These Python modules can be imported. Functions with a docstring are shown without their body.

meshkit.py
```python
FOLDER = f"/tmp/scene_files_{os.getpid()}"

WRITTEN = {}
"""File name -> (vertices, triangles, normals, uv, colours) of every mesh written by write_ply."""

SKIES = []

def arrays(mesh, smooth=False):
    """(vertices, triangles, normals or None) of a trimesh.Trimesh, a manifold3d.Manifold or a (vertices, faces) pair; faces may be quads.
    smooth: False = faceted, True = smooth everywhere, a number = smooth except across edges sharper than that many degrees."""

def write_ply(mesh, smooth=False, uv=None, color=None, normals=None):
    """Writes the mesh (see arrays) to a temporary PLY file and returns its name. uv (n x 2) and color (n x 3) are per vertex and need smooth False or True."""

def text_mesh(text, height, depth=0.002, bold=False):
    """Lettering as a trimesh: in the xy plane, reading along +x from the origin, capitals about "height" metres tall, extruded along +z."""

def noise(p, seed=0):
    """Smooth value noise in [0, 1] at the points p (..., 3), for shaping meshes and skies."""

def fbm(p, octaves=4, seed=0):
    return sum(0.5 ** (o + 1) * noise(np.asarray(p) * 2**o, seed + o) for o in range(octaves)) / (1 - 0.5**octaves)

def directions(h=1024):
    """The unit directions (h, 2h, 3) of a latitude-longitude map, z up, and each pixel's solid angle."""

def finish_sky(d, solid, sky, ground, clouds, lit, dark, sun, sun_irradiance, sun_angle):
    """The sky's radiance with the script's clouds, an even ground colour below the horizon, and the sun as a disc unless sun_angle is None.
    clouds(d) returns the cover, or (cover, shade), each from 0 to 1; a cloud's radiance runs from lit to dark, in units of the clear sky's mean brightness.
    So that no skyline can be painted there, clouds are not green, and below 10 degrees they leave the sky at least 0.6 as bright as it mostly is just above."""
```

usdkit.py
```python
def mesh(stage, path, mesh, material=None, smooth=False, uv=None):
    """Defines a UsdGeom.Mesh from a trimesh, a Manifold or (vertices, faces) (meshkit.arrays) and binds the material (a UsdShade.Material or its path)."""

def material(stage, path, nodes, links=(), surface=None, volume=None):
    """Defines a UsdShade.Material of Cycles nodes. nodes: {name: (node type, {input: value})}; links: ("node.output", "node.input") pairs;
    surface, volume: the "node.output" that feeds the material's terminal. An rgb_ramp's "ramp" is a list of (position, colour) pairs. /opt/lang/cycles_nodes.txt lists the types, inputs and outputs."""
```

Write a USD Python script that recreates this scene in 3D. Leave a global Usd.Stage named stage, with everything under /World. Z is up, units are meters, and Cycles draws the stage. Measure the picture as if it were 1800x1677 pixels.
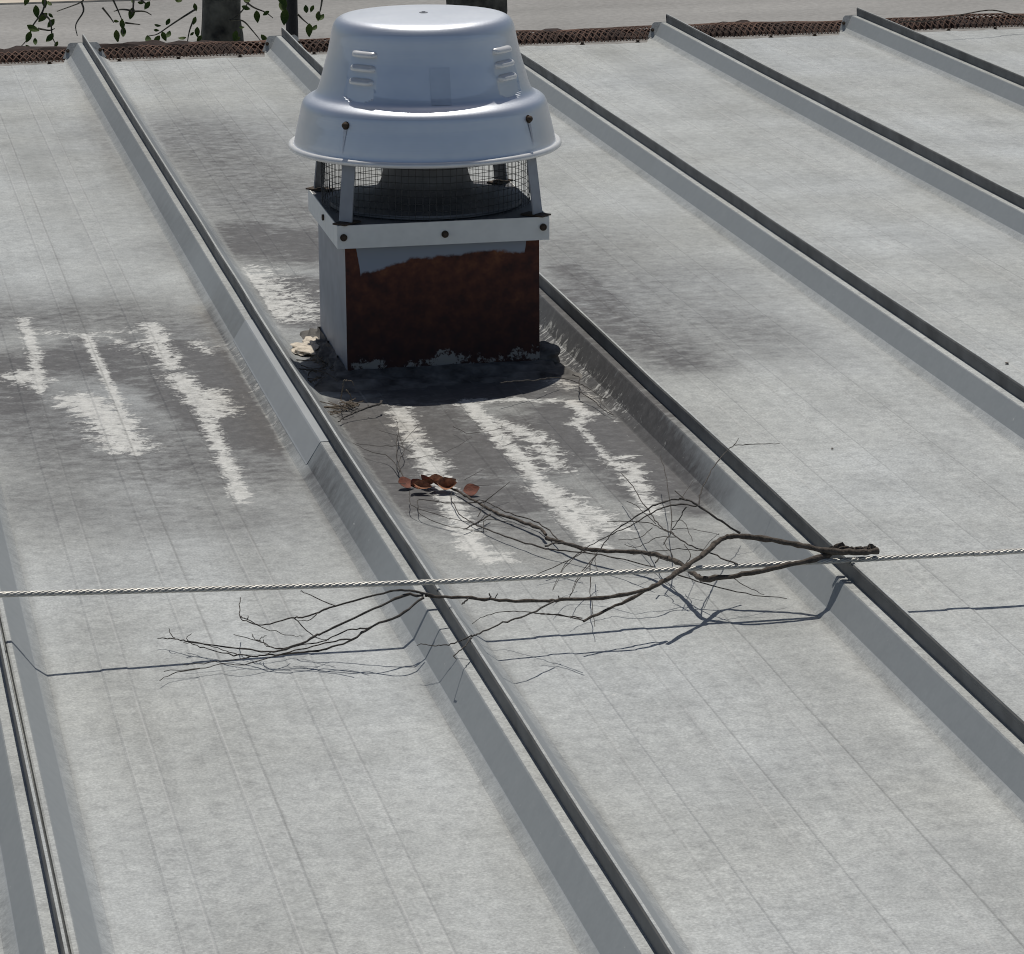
import math, random
import numpy as np, trimesh, usdkit, meshkit
from pxr import Usd, UsdGeom, UsdLux, UsdShade, Gf, Sdf

stage = Usd.Stage.CreateInMemory()
UsdGeom.SetStageUpAxis(stage, "Z"); UsdGeom.SetStageMetersPerUnit(stage, 1.0)
UsdGeom.Xform.Define(stage, "/World"); UsdGeom.Scope.Define(stage, "/World/Looks")
rng = np.random.default_rng(7); random.seed(7)

# ---------------------------------------------------------------- camera, sky, sun, exposure
FPX, YAW, PITCH, ROLL = 5997.8, 0.2032, 0.2648, -0.0077
H = 0.047                                     # height of a rib's flat top above the pan
CAM = np.array([-0.2084, 0.0, 1.4311 + H])
FW = np.array([math.sin(YAW) * math.cos(PITCH), math.cos(YAW) * math.cos(PITCH), -math.sin(PITCH)])
R0 = np.array([math.cos(YAW), -math.sin(YAW), 0.0]); U0 = np.cross(R0, FW)
RT = R0 * math.cos(ROLL) + U0 * math.sin(ROLL); UP = U0 * math.cos(ROLL) - R0 * math.sin(ROLL)
cam = UsdGeom.Camera.Define(stage, "/World/camera")
M = Gf.Matrix4d(1.0)
for i, v in enumerate((RT, UP, -FW, CAM)):
    M.SetRow(i, Gf.Vec4d(float(v[0]), float(v[1]), float(v[2]), 1.0 if i == 3 else 0.0))
cam.AddTransformOp().Set(M)
cam.CreateHorizontalApertureAttr(36.0); cam.CreateFocalLengthAttr(36.0 * FPX / 1800.0)
cam.CreateClippingRangeAttr(Gf.Vec2f(0.1, 3000.0))
cam.CreateExposureAttr(-0.42)

SUN = np.array([0.07, 0.375, 1.0]); SUN = SUN / np.linalg.norm(SUN)
ELEV = math.asin(SUN[2]); ROT = math.atan2(SUN[0], SUN[1])
dome = UsdLux.DomeLight.Define(stage, "/World/sky")
skym = usdkit.material(stage, "/World/Looks/sky_look", {
    "s": ("sky_texture", {"sky_type": "single_scattering", "sun_disc": False, "sun_elevation": ELEV, "sun_rotation": ROT, "altitude": 100.0, "aerosol_density": 1.6, "air_density": 1.0}),
    "b": ("background_shader", {"strength": 0.055})}, [("s.color", "b.color")], surface="b.background")
UsdShade.MaterialBindingAPI.Apply(dome.GetPrim()).Bind(skym)
dome.GetPrim().SetCustomDataByKey("kind", "structure")
sun = UsdLux.DistantLight.Define(stage, "/World/sun")
sun.CreateIntensityAttr(1.0); sun.CreateAngleAttr(0.53); sun.CreateNormalizeAttr(True) if hasattr(sun, "CreateNormalizeAttr") else None
sun.CreateColorAttr(Gf.Vec3f(1.0, 0.96, 0.895))
zax = SUN; xax = np.cross([0, 1, 0], zax); xax /= np.linalg.norm(xax); yax = np.cross(zax, xax)
Ms = Gf.Matrix4d(1.0)
for i, v in enumerate((xax, yax, zax)):
    Ms.SetRow(i, Gf.Vec4d(float(v[0]), float(v[1]), float(v[2]), 0.0))
sun.AddTransformOp().Set(Ms)

# ---------------------------------------------------------------- helpers
def at(px, py, z):
    """the point at height z seen at a spot of the photograph (1800 x 1677)"""
    d = FW + RT * ((px - 900.07) / FPX) - UP * ((py - 838.5) / FPX)
    return CAM + d * ((z - CAM[2]) / d[2])

def atY(px, py, Y):
    d = FW + RT * ((px - 900.07) / FPX) - UP * ((py - 838.5) / FPX)
    return CAM + d * ((Y - CAM[1]) / d[1])

used = {}
def path_for(name, parent):
    base = (parent.GetPath().pathString if parent else "/World") + "/" + name
    n = used.get(base, -1) + 1; used[base] = n
    return base if n == 0 else f"{base}_{n:03d}"

def tag(p, label=None, cat=None, group=None, kind=None):
    for k, v in (("label", label), ("category", cat), ("group", group), ("kind", kind)):
        if v: p.SetCustomDataByKey(k, v)
    return p

def thing(name, label, cat, loc=(0, 0, 0), rot=(0, 0, 0), group=None, kind=None):
    x = UsdGeom.Xform.Define(stage, path_for(name, None))
    x.AddTranslateOp().Set(Gf.Vec3d(*map(float, loc)))
    if any(rot): x.AddRotateXYZOp().Set(Gf.Vec3f(*map(float, rot)))
    return tag(x.GetPrim(), label, cat, group, kind)

def obj(name, mesh, mat, parent=None, smooth=False, label=None, attrs=None, kind=None):
    m = usdkit.mesh(stage, path_for(name, parent), mesh, mat, smooth=smooth)
    for k, v in (attrs or {}).items():
        pv = UsdGeom.PrimvarsAPI(m).CreatePrimvar(k, Sdf.ValueTypeNames.Color3fArray, "vertex")
        pv.Set([Gf.Vec3f(*map(float, q)) for q in v])
    tag(m.GetPrim(), label, None, None, kind)
    return m.GetPrim()

def cat_(ms): return trimesh.util.concatenate(ms)
def box(x0, x1, y0, y1, z0, z1):
    b = trimesh.creation.box((x1 - x0, y1 - y0, z1 - z0)); b.apply_translation(((x0 + x1) / 2, (y0 + y1) / 2, (z0 + z1) / 2)); return b

def smooth_line(P, n=5):
    P = np.asarray(P, float)
    if len(P) < 3: return P
    Q = np.vstack([2 * P[0] - P[1], P, 2 * P[-1] - P[-2]]); out = []
    for i in range(1, len(Q) - 2):
        for t in np.linspace(0, 1, n, endpoint=False):
            a, b, c, d = Q[i - 1:i + 3]
            out.append(.5 * (2 * b + (c - a) * t + (2 * a - 5 * b + 4 * c - d) * t * t + (3 * b - a - 3 * c + d) * t ** 3))
    out.append(P[-1]); return np.array(out)

def tube(P, r, sides=7, cap=True):
    P = np.asarray(P, float); n = len(P); r = np.broadcast_to(np.asarray(r, float), (n,))
    T = np.gradient(P, axis=0); T /= np.maximum(np.linalg.norm(T, axis=1, keepdims=True), 1e-9)
    ref = np.array([0, 0, 1.0]) if abs(T[0][2]) < .9 else np.array([1.0, 0, 0])
    V, F = [], []
    N = np.cross(T[0], ref); N /= np.linalg.norm(N)
    for i in range(n):
        N = N - T[i] * (N @ T[i]); N /= max(np.linalg.norm(N), 1e-9); B = np.cross(T[i], N)
        for k in range(sides):
            a = 2 * math.pi * k / sides
            V.append(P[i] + r[i] * (math.cos(a) * N + math.sin(a) * B))
    for i in range(n - 1):
        for k in range(sides):
            a, b = i * sides + k, i * sides + (k + 1) % sides
            F += [[a, b, b + sides], [a, b + sides, a + sides]]
    if cap:
        V += [P[0], P[-1]]
        for k in range(sides):
            F.append([(k + 1) % sides, k, len(V) - 2]); F.append([(n - 1) * sides + k, (n - 1) * sides + (k + 1) % sides, len(V) - 1])
    return trimesh.Trimesh(np.array(V), np.array(F), process=False)

def revolve(prof, n=96, close=False):
    """profile (r, z) from top to bottom, outward normals"""
    prof = np.asarray(prof, float); m = len(prof); V, F = [], []
    for k in range(n):
        a = 2 * math.pi * k / n
        for r, z in prof: V.append((r * math.cos(a), r * math.sin(a), z))
    for k in range(n):
        k2 = (k + 1) % n
        for i in range(m - 1):
            a, b, c, d = k * m + i, k * m + i + 1, k2 * m + i + 1, k2 * m + i
            F += [[a, b, c], [a, c, d]]
    return trimesh.Trimesh(np.array(V), np.array(F), process=False)

def move(m, x, y, z): m = m.copy(); m.apply_translation((x, y, z)); return m

# ---------------------------------------------------------------- materials
def mat(name, nodes, links, surface="p.BSDF"):
    return usdkit.material(stage, "/World/Looks/" + name, nodes, links, surface=surface)

def simple(name, col, rough=.6, metal=0.0, var=.25, scale=40., bump=0.0, bscale=200., spec=.5):
    c = np.array(col, float)
    nodes = {"g": ("texture_coordinate", {}), "n": ("noise_texture", {"scale": scale, "detail": 5.0, "roughness": .6}),
             "r": ("rgb_ramp", {"ramp": [(.3, tuple(c * (1 - var))), (.7, tuple(c * (1 + var)))]}),
             "p": ("principled_bsdf", {"roughness": rough, "metallic": metal, "specular_ior_level": spec})}
    links = [("g.object", "n.vector"), ("n.fac", "r.fac"), ("r.color", "p.base_color")]
    if bump:
        nodes["bn"] = ("noise_texture", {"scale": bscale, "detail": 4.0}); nodes["b"] = ("bump", {"strength": bump, "distance": .002})
        links += [("g.object", "bn.vector"), ("bn.fac", "b.height"), ("b.normal", "p.normal")]
    return mat(name, nodes, links)

def roof_look(name, base=(.420, .436, .430), metal=.25, rough=.55, stain=True):
    """weathered zinc sheet: fine spangle, cloudy chalking; the vertex mask 'stain' says where grease (r), bare chalky patches (g) and brown dirt (b) lie"""
    b = np.array(base)
    N = {"g": ("geometry", {}),
         "n1": ("noise_texture", {"scale": 5.0, "detail": 4.0, "roughness": .55}),
         "n2": ("noise_texture", {"scale": 42.0, "detail": 9.0, "roughness": .84}),
         "n3": ("noise_texture", {"scale": 260.0, "detail": 3.0, "roughness": .6}),
         "n4": ("noise_texture", {"scale": 1.3, "detail": 3.0, "roughness": .5}),
         "r1": ("rgb_ramp", {"ramp": [(.3, tuple(b * .86)), (.52, tuple(b)), (.75, tuple(b * 1.10))]}),
         "r2": ("rgb_ramp", {"ramp": [(.30, (.66, .66, .67)), (.5, (1.0, 1.0, 1.0)), (.70, (1.26, 1.26, 1.25))]}),
         "r3": ("rgb_ramp", {"ramp": [(.3, (.80, .80, .80)), (.7, (1.20, 1.20, 1.20))]}),
         "r4": ("rgb_ramp", {"ramp": [(.35, (.96, .95, .93)), (.65, (1.03, 1.035, 1.05))]}),
         "m1": ("mix_color", {"blend_type": "multiply", "fac": 1.0, "use_clamp": False}), "m2": ("mix_color", {"blend_type": "multiply", "fac": 1.0, "use_clamp": False}),
         "m3": ("mix_color", {"blend_type": "multiply", "fac": 1.0, "use_clamp": False}),
         "ma": ("mapping", {"scale": (42.0, .8, 1.0)}), "mb": ("mapping", {"scale": (7.0, .28, 1.0)}),
         "n5": ("noise_texture", {"scale": 1.0, "detail": 4.0, "roughness": .6}), "n6": ("noise_texture", {"scale": 1.0, "detail": 3.0}),
         "r5": ("rgb_ramp", {"ramp": [(.32, (.95, .95, .95)), (.5, (1.0, 1.0, 1.0)), (.7, (1.04, 1.04, 1.04))]}), "r6": ("rgb_ramp", {"ramp": [(.33, (.90, .895, .885)), (.67, (1.07, 1.07, 1.07))]}),
         "m4": ("mix_color", {"blend_type": "multiply", "fac": 1.0, "use_clamp": False}), "m5": ("mix_color", {"blend_type": "multiply", "fac": 1.0, "use_clamp": False}),
         "bm": ("bump", {"strength": .12, "distance": .001}),
         "p": ("principled_bsdf", {"roughness": rough, "metallic": metal, "specular_ior_level": .4})}
    L = [("g.position", f"n{i}.vector") for i in (1, 2, 3, 4)] + [(f"n{i}.fac", f"r{i}.fac") for i in (1, 2, 3, 4)]
    L += [("r1.color", "m1.a"), ("r2.color", "m1.b"), ("m1.result", "m2.a"), ("r3.color", "m2.b"), ("m2.result", "m3.a"), ("r4.color", "m3.b"),
          ("g.position", "ma.vector"), ("ma.vector", "n5.vector"), ("n5.fac", "r5.fac"), ("g.position", "mb.vector"), ("mb.vector", "n6.vector"), ("n6.fac", "r6.fac"),
          ("m3.result", "m4.a"), ("r5.color", "m4.b"), ("m4.result", "m5.a"), ("r6.color", "m5.b"),
          ("n2.fac", "bm.height"), ("bm.normal", "p.normal")]
    if not stain:
        L += [("m5.result", "p.base_color")]
        return mat(name, N, L)
    N.update({"at": ("attribute", {"attribute": "stain"}), "sp": ("separate_color", {}),
              "mp": ("mapping", {"scale": (.78, 1.15, 1.0)}),
              "nd": ("noise_texture", {"scale": 30.0, "detail": 8.0, "roughness": .72}),
              "ne": ("noise_texture", {"scale": 40.0, "detail": 8.0, "roughness": .70, "distortion": .9}),
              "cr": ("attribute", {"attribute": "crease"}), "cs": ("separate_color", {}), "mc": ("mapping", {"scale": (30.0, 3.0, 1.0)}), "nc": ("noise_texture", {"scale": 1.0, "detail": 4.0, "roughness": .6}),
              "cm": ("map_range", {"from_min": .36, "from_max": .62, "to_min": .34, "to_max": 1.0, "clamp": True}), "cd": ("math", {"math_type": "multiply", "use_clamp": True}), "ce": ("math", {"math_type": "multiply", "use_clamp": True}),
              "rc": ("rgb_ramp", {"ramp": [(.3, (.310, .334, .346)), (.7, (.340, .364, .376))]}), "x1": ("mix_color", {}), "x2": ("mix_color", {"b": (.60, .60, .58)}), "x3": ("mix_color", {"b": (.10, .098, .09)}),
              "d1": ("math", {"math_type": "multiply_add", "value2": 3.8, "value3": -.40}), "d2": ("math", {"math_type": "multiply"}),
              "dr": ("map_range", {"range_type": "linear", "from_min": .02, "from_max": 1.02, "to_min": 0.0, "to_max": .93, "clamp": True}),
              "nf": ("noise_texture", {"scale": 190.0, "detail": 5.0, "roughness": .65}), "w0": ("math", {"math_type": "multiply_add", "value2": .9, "value3": -.45}), "w3": ("math", {"math_type": "add"}), "w1": ("math", {"math_type": "multiply_add", "value2": 2.5, "value3": -1.25}), "w2": ("math", {"math_type": "add"}),
              "wr": ("map_range", {"range_type": "smoothstep", "from_min": .40, "from_max": .68, "to_min": 0.0, "to_max": .95, "clamp": True}),
              "dc": ("rgb_ramp", {"ramp": [(.28, (.052, .050, .050)), (.5, (.092, .089, .089)), (.72, (.165, .161, .161))]}),
              "wt": ("map_range", {"from_min": .34, "from_max": .56, "to_min": .45, "to_max": 1.0, "clamp": True}), "wf": ("math", {"math_type": "multiply"}), "wc": ("rgb_ramp", {"ramp": [(.3, (.56, .56, .53)), (.7, (.68, .68, .65))]}),
              "bc": ("mix_color", {"blend_type": "multiply", "b": (.72, .62, .50), "use_clamp": False}),
              "bf": ("math", {"math_type": "multiply", "use_clamp": True}),
              "md": ("mix_color", {"blend_type": "mix"}), "mw": ("mix_color", {"blend_type": "mix"})})
    L += [("at.color", "sp.color"), ("g.position", "mp.vector"), ("mp.vector", "nd.vector"), ("mp.vector", "ne.vector"),
          ("nd.fac", "d1.value1"), ("d1.value", "d2.value1"), ("sp.r", "d2.value2"), ("d2.value", "dr.value"),
          ("mp.vector", "nf.vector"), ("nf.fac", "w0.value1"), ("ne.fac", "w1.value1"), ("w1.value", "w3.value1"), ("w0.value", "w3.value2"), ("w3.value", "w2.value1"), ("sp.g", "w2.value2"), ("w2.value", "wr.value"),
          ("n2.fac", "dc.fac"), ("n2.fac", "wc.fac"),
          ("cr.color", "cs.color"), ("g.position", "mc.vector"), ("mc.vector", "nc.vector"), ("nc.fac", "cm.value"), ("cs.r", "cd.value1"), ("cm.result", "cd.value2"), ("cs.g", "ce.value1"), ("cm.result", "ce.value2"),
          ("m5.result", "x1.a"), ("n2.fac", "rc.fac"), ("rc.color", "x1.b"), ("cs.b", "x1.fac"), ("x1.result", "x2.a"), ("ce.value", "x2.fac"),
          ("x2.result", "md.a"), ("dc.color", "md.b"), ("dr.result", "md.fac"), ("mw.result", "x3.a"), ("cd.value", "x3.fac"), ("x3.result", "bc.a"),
          ("md.result", "mw.a"), ("wc.color", "mw.b"), ("wr.result", "wf.value1"), ("n2.fac", "wt.value"), ("wt.result", "wf.value2"), ("wf.value", "mw.fac"),
          ("sp.b", "bf.value1"), ("nd.fac", "bf.value2"), ("bf.value", "bc.fac"), ("bc.result", "p.base_color")]
    N["bf"][1]["value2"] = 1.0
    return mat(name, N, L)

M_ROOF = roof_look("weathered_zinc_sheet")
M_PLAIN = roof_look("zinc_trim", stain=False)
M_FIN = simple("seam_metal", (.118, .118, .114), .6, 0.0, .42, 11., spec=.3)
M_GALV = simple("galvanised_curb", (.30, .31, .33), .5, .35, .14, 25., .1)
M_CAP = simple("cap_sheet", (.78, .77, .72), .5, .1, .06, 30.)
M_COVER = simple("clean_zinc", (.385, .405, .415), .5, .25, .06, 12.)
M_BELL_CAPSHADE = simple("inlet_steel_and_cap_shade", (.17, .17, .175), .55, .2, .2, 20.)  # inlet bell steel; on the cap top it serves as painted shade
M_DARKSTEEL = simple("dark_steel", (.05, .05, .055), .5, .3, .3)
M_SCREW = simple("rusty_screw", (.055, .035, .02), .8, 0.0, .4, 300.)
M_WIRE = simple("screen_wire", (.06, .06, .06), .6, .3)
M_RUSTMESH = simple("rusty_mesh", (.105, .058, .040), .9, 0.0, .6, 9.)
M_MULCH = simple("gutter_muck", (.030, .017, .013), .95, 0.0, .6, 50., .6, 120.)
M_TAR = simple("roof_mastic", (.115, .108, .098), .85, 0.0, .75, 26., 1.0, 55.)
M_BARK = simple("twig_bark", (.075, .066, .058), .9, 0.0, .45, 160., .5, 500.)
M_BARK2 = simple("rough_bark", (.088, .072, .058), .95, 0.0, .55, 120., .9, 250.)
M_DEADLEAF = simple("dead_leaf_brown", (.17, .055, .032), .8, 0.0, .4, 90., .4, 300.)
M_DEADLEAF2 = simple("dead_leaf_tan", (.30, .135, .07), .85, 0.0, .55, 120., .5, 300.)
M_CHIP = simple("pale_chip", (.62, .55, .45), .85, 0.0, .35, 90., .5, 300.)
M_LITTER = simple("leaf_litter", (.16, .13, .10), .95, 0.0, .5, 200.)
M_TRUNK = simple("tree_bark", (.075, .073, .058), .95, 0.0, .95, 13., 1.0, 30.)  # bark tone kept low so it carries the crown's shade
M_POLE = simple("black_pole", (.012, .012, .013), .6, 0.0, .2)
M_FASCIA = simple("wall_paint", (.45, .43, .39), .8, 0.0, .1)
M_EAVE = simple("eave_flashing_metal", (.23, .22, .205), .75, .0, .45, 16.)
M_STEEL = simple("steel_strand", (.52, .505, .465), .42, .45, .2, 80.)
M_TREELEAF = mat("tree_leaf", {
    "o": ("object_info", {}), "r": ("rgb_ramp", {"ramp": [(0.0, (.065, .12, .026)), (.5, (.095, .155, .038)), (1.0, (.13, .18, .05))]}),
    "d": ("principled_bsdf", {"roughness": .65, "specular_ior_level": .25}), "t": ("translucent_bsdf", {}), "m": ("mix_closure", {"fac": .35})},
    [("o.random", "r.fac"), ("r.color", "d.base_color"), ("r.color", "t.color"), ("d.BSDF", "m.closure1"), ("t.BSDF", "m.closure2")], surface="m.closure")
# spun aluminium hood: fine lathe rings about the axis (object space, z up)
M_HOOD = mat("spun_aluminium", {
    "g": ("texture_coordinate", {}), "mp": ("mapping", {"scale": (4.0, 4.0, 420.0)}),
    "n": ("noise_texture", {"scale": 1.0, "detail": 3.0, "roughness": .6}), "b": ("bump", {"strength": .07, "distance": .002}),
    "n2": ("noise_texture", {"scale": 9.0, "detail": 5.0, "roughness": .6}), "r2": ("rgb_ramp", {"ramp": [(.3, (.74, .775, .83)), (.7, (.83, .86, .905))]}),
    "n3": ("noise_texture", {"scale": 300.0, "detail": 2.0}), "r3": ("rgb_ramp", {"ramp": [(.3, (.40, .40, .40)), (.7, (.44, .44, .44))]}),
    "p": ("principled_bsdf", {"metallic": .90, "roughness": .42})},
    [("g.object", "mp.vector"), ("mp.vector", "n.vector"), ("n.fac", "b.height"), ("b.normal", "p.normal"), ("g.object", "n2.vector"), ("n2.fac", "r2.fac"),
     ("r2.color", "p.base_color"), ("g.object", "n3.vector"), ("n3.fac", "r3.fac"), ("r3.color", "p.roughness")])
M_RIM = simple("rolled_rim", (.80, .80, .79), .35, .35, .06, 30.)
M_PATCH = simple("faded_sticker", (.70, .73, .775), .42, .90, .06, 30.)
M_DRIP = mat("rust_drip", {"g": ("texture_coordinate", {}), "n": ("noise_texture", {"scale": 60.0, "detail": 4.0}), "r": ("rgb_ramp", {"ramp": [(.35, (.55, .57, .60)), (.65, (.70, .72, .76))]}),
                           "p": ("principled_bsdf", {"roughness": .6, "metallic": .6})}, [("g.object", "n.vector"), ("n.fac", "r.fac"), ("r.color", "p.base_color")])
# curb's front sheet: rusted through its zinc except for a ragged band along the top, lichen specks low down (object space of the fan)
M_RUST = mat("rusted_sheet", {
    "g": ("texture_coordinate", {}), "sp": ("separate_xyz", {}), "n": ("noise_texture", {"scale": 30.0, "detail": 6.0, "roughness": .65}),
    "nx": ("noise_texture", {"scale": 5.0, "detail": 2.0}), "nr": ("noise_texture", {"scale": 34.0, "detail": 6.0, "roughness": .65}),
    "rr": ("rgb_ramp", {"ramp": [(.28, (.018, .0045, .003)), (.48, (.062, .0145, .007)), (.62, (.105, .030, .012)), (.78, (.17, .062, .024))]}),
    "a1": ("math", {"math_type": "multiply_add", "value2": .026}), "a2": ("math", {"math_type": "multiply_add", "value2": .045}),
    "ax": ("math", {"math_type": "absolute"}), "ax2": ("map_range", {"from_min": -.17, "from_max": .04, "to_min": .022, "to_max": -.010, "clamp": True}),
    "ax3": ("math", {"math_type": "add"}), "ax4": ("map_range", {"from_min": .154, "from_max": .180, "to_min": 0.0, "to_max": -.16, "clamp": True}), "ax5": ("math", {"math_type": "add"}),
    "zr": ("map_range", {"range_type": "smoothstep", "from_min": .243, "from_max": .250, "to_min": 0.0, "to_max": 1.0, "clamp": True}),
    "zl": ("map_range", {"range_type": "linear", "from_min": .02, "from_max": .085, "to_min": .170, "to_max": -.2, "clamp": True}),
    "nl": ("noise_texture", {"scale": 18.0, "detail": 8.0, "roughness": .8}), "l1": ("math", {"math_type": "add"}),
    "lr": ("map_range", {"range_type": "smoothstep", "from_min": .66, "from_max": .71, "to_min": 0.0, "to_max": .8, "clamp": True}),
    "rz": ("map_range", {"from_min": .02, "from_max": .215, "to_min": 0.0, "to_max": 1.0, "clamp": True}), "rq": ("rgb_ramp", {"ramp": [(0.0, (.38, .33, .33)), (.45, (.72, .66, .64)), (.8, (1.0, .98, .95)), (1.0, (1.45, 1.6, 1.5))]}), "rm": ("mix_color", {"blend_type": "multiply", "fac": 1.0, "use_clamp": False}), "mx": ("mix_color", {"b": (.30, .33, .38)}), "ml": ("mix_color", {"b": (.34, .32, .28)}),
    "p": ("principled_bsdf", {"roughness": .75})},
    [("g.object", "sp.vector"), ("g.object", "n.vector"), ("g.object", "nr.vector"), ("nr.fac", "rr.fac"), ("g.object", "nx.vector"), ("g.object", "nl.vector"),
     ("n.fac", "a1.value1"), ("sp.z", "a1.value3"), ("nx.fac", "a2.value1"), ("a1.value", "a2.value3"),
     ("sp.x", "ax.value1"), ("sp.x", "ax2.value"), ("a2.value", "ax3.value1"), ("ax2.result", "ax3.value2"), ("ax.value", "ax4.value"), ("ax3.value", "ax5.value1"), ("ax4.result", "ax5.value2"),
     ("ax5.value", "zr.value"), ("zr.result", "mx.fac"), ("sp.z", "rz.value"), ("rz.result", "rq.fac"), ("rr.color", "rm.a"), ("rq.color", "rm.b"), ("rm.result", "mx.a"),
     ("sp.z", "zl.value"), ("zl.result", "l1.value1"), ("nl.fac", "l1.value2"), ("l1.value", "lr.value"), ("lr.result", "ml.fac"), ("mx.result", "ml.a"), ("ml.result", "p.base_color")])
M_PAVE = mat("worn_pavement", {
    "g": ("geometry", {}), "n1": ("noise_texture", {"scale": .5, "detail": 5.0}), "n2": ("noise_texture", {"scale": 16.0, "detail": 5.0, "roughness": .75}), "mp": ("mapping", {"scale": (.12, .9, 1.0)}),
    "n3": ("noise_texture", {"scale": 1.0, "detail": 4.0}),
    "r1": ("rgb_ramp", {"ramp": [(.3, (.275, .268, .254)), (.7, (.335, .328, .312))]}), "r2": ("rgb_ramp", {"ramp": [(.3, (.8, .8, .8)), (.7, (1.18, 1.18, 1.18))]}),
    "r3": ("rgb_ramp", {"ramp": [(.35, (.86, .86, .86)), (.65, (1.06, 1.06, 1.06))]}),
    "m": ("mix_color", {"blend_type": "multiply", "fac": 1.0, "use_clamp": False}), "m2": ("mix_color", {"blend_type": "multiply", "fac": 1.0, "use_clamp": False}), "p": ("principled_bsdf", {"roughness": .9})},
    [("g.position", "n1.vector"), ("g.position", "n2.vector"), ("g.position", "mp.vector"), ("mp.vector", "n3.vector"), ("n1.fac", "r1.fac"), ("n2.fac", "r2.fac"), ("n3.fac", "r3.fac"), ("r1.color", "m.a"), ("r2.color", "m.b"),
     ("m.result", "m2.a"), ("r3.color", "m2.b"), ("m2.result", "p.base_color")])
M_KERB = simple("kerb_concrete", (.55, .49, .40), .9, 0.0, .12, 3.)
M_SAND = simple("pale_sidewalk", (.46, .40, .33), .95, 0.0, .15, 2.)

# ---------------------------------------------------------------- ground, kerb
GZ = -3.2
g = trimesh.Trimesh([[-600, -600, GZ], [600, -600, GZ], [600, 900, GZ], [-600, 900, GZ]], [[0, 1, 2], [0, 2, 3]])
tag(obj("ground", g, M_PAVE), "pale worn concrete and asphalt lot below the roof", "ground", None, "structure")
ka, kb = at(-60, 10.5, GZ), at(330, -1.5, GZ); kd = (kb - ka) / np.linalg.norm(kb - ka); kn = np.array([-kd[1], kd[0], 0])
def strip(n0, n1, z0, z1, l0=-25., l1=40.):
    V = [ka + kd * l + kn * n + np.array([0, 0, dz]) for dz in (z0, z1) for l, n in ((l0, n0), (l1, n0), (l1, n1), (l0, n1))]
    return trimesh.convex.convex_hull(np.array(V))
kt = thing("kerb", "cream concrete kerb at the far edge of the lot, top left corner", "kerb")
for i in range(22): obj("kerb_block", strip(0, .55, -.05, .02, -25 + i * 3.0 + .01, -22 + i * 3.0 - .01), M_KERB, kt)
tag(obj("sidewalk", strip(.56, 6.0, -.05, .012), M_SAND), "pale sandy pavement strip behind the kerb", "pavement", None, "structure")

# ---------------------------------------------------------------- roof
P = .61
KR = range(-3, 8)
WOB = {0: ([3, 11], [-1, -1]), 1: ([3, 4.3, 4.8, 5.5, 6.2, 8.6, 10.4], [5, 4.5, 3.2, -2.5, -2.5, 2, 6]), 2: ([3, 4.3, 4.8, 5.8, 6.6, 9.6, 10.4], [2, -.5, -4, -8.5, -8.5, -.7, 6]),
       3: ([3, 11], [-5.3, -5.3]), 4: ([3, 7, 9.4, 10.4], [4, 3.3, 0, 3.9]), 5: ([3, 9.5, 10.4], [14, 16.5, 18.9]), 6: ([3, 11], [20, 24]), 7: ([3, 11], [24, 28])}
def wob(k, Y):
    if k not in WOB: return np.zeros_like(np.asarray(Y, float))
    ys, v = WOB[k]
    d = np.linspace(-.35, .35, 7)
    return np.mean([np.interp(np.asarray(Y, float) + e, ys, v) for e in d], axis=0) * 1e-3
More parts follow.
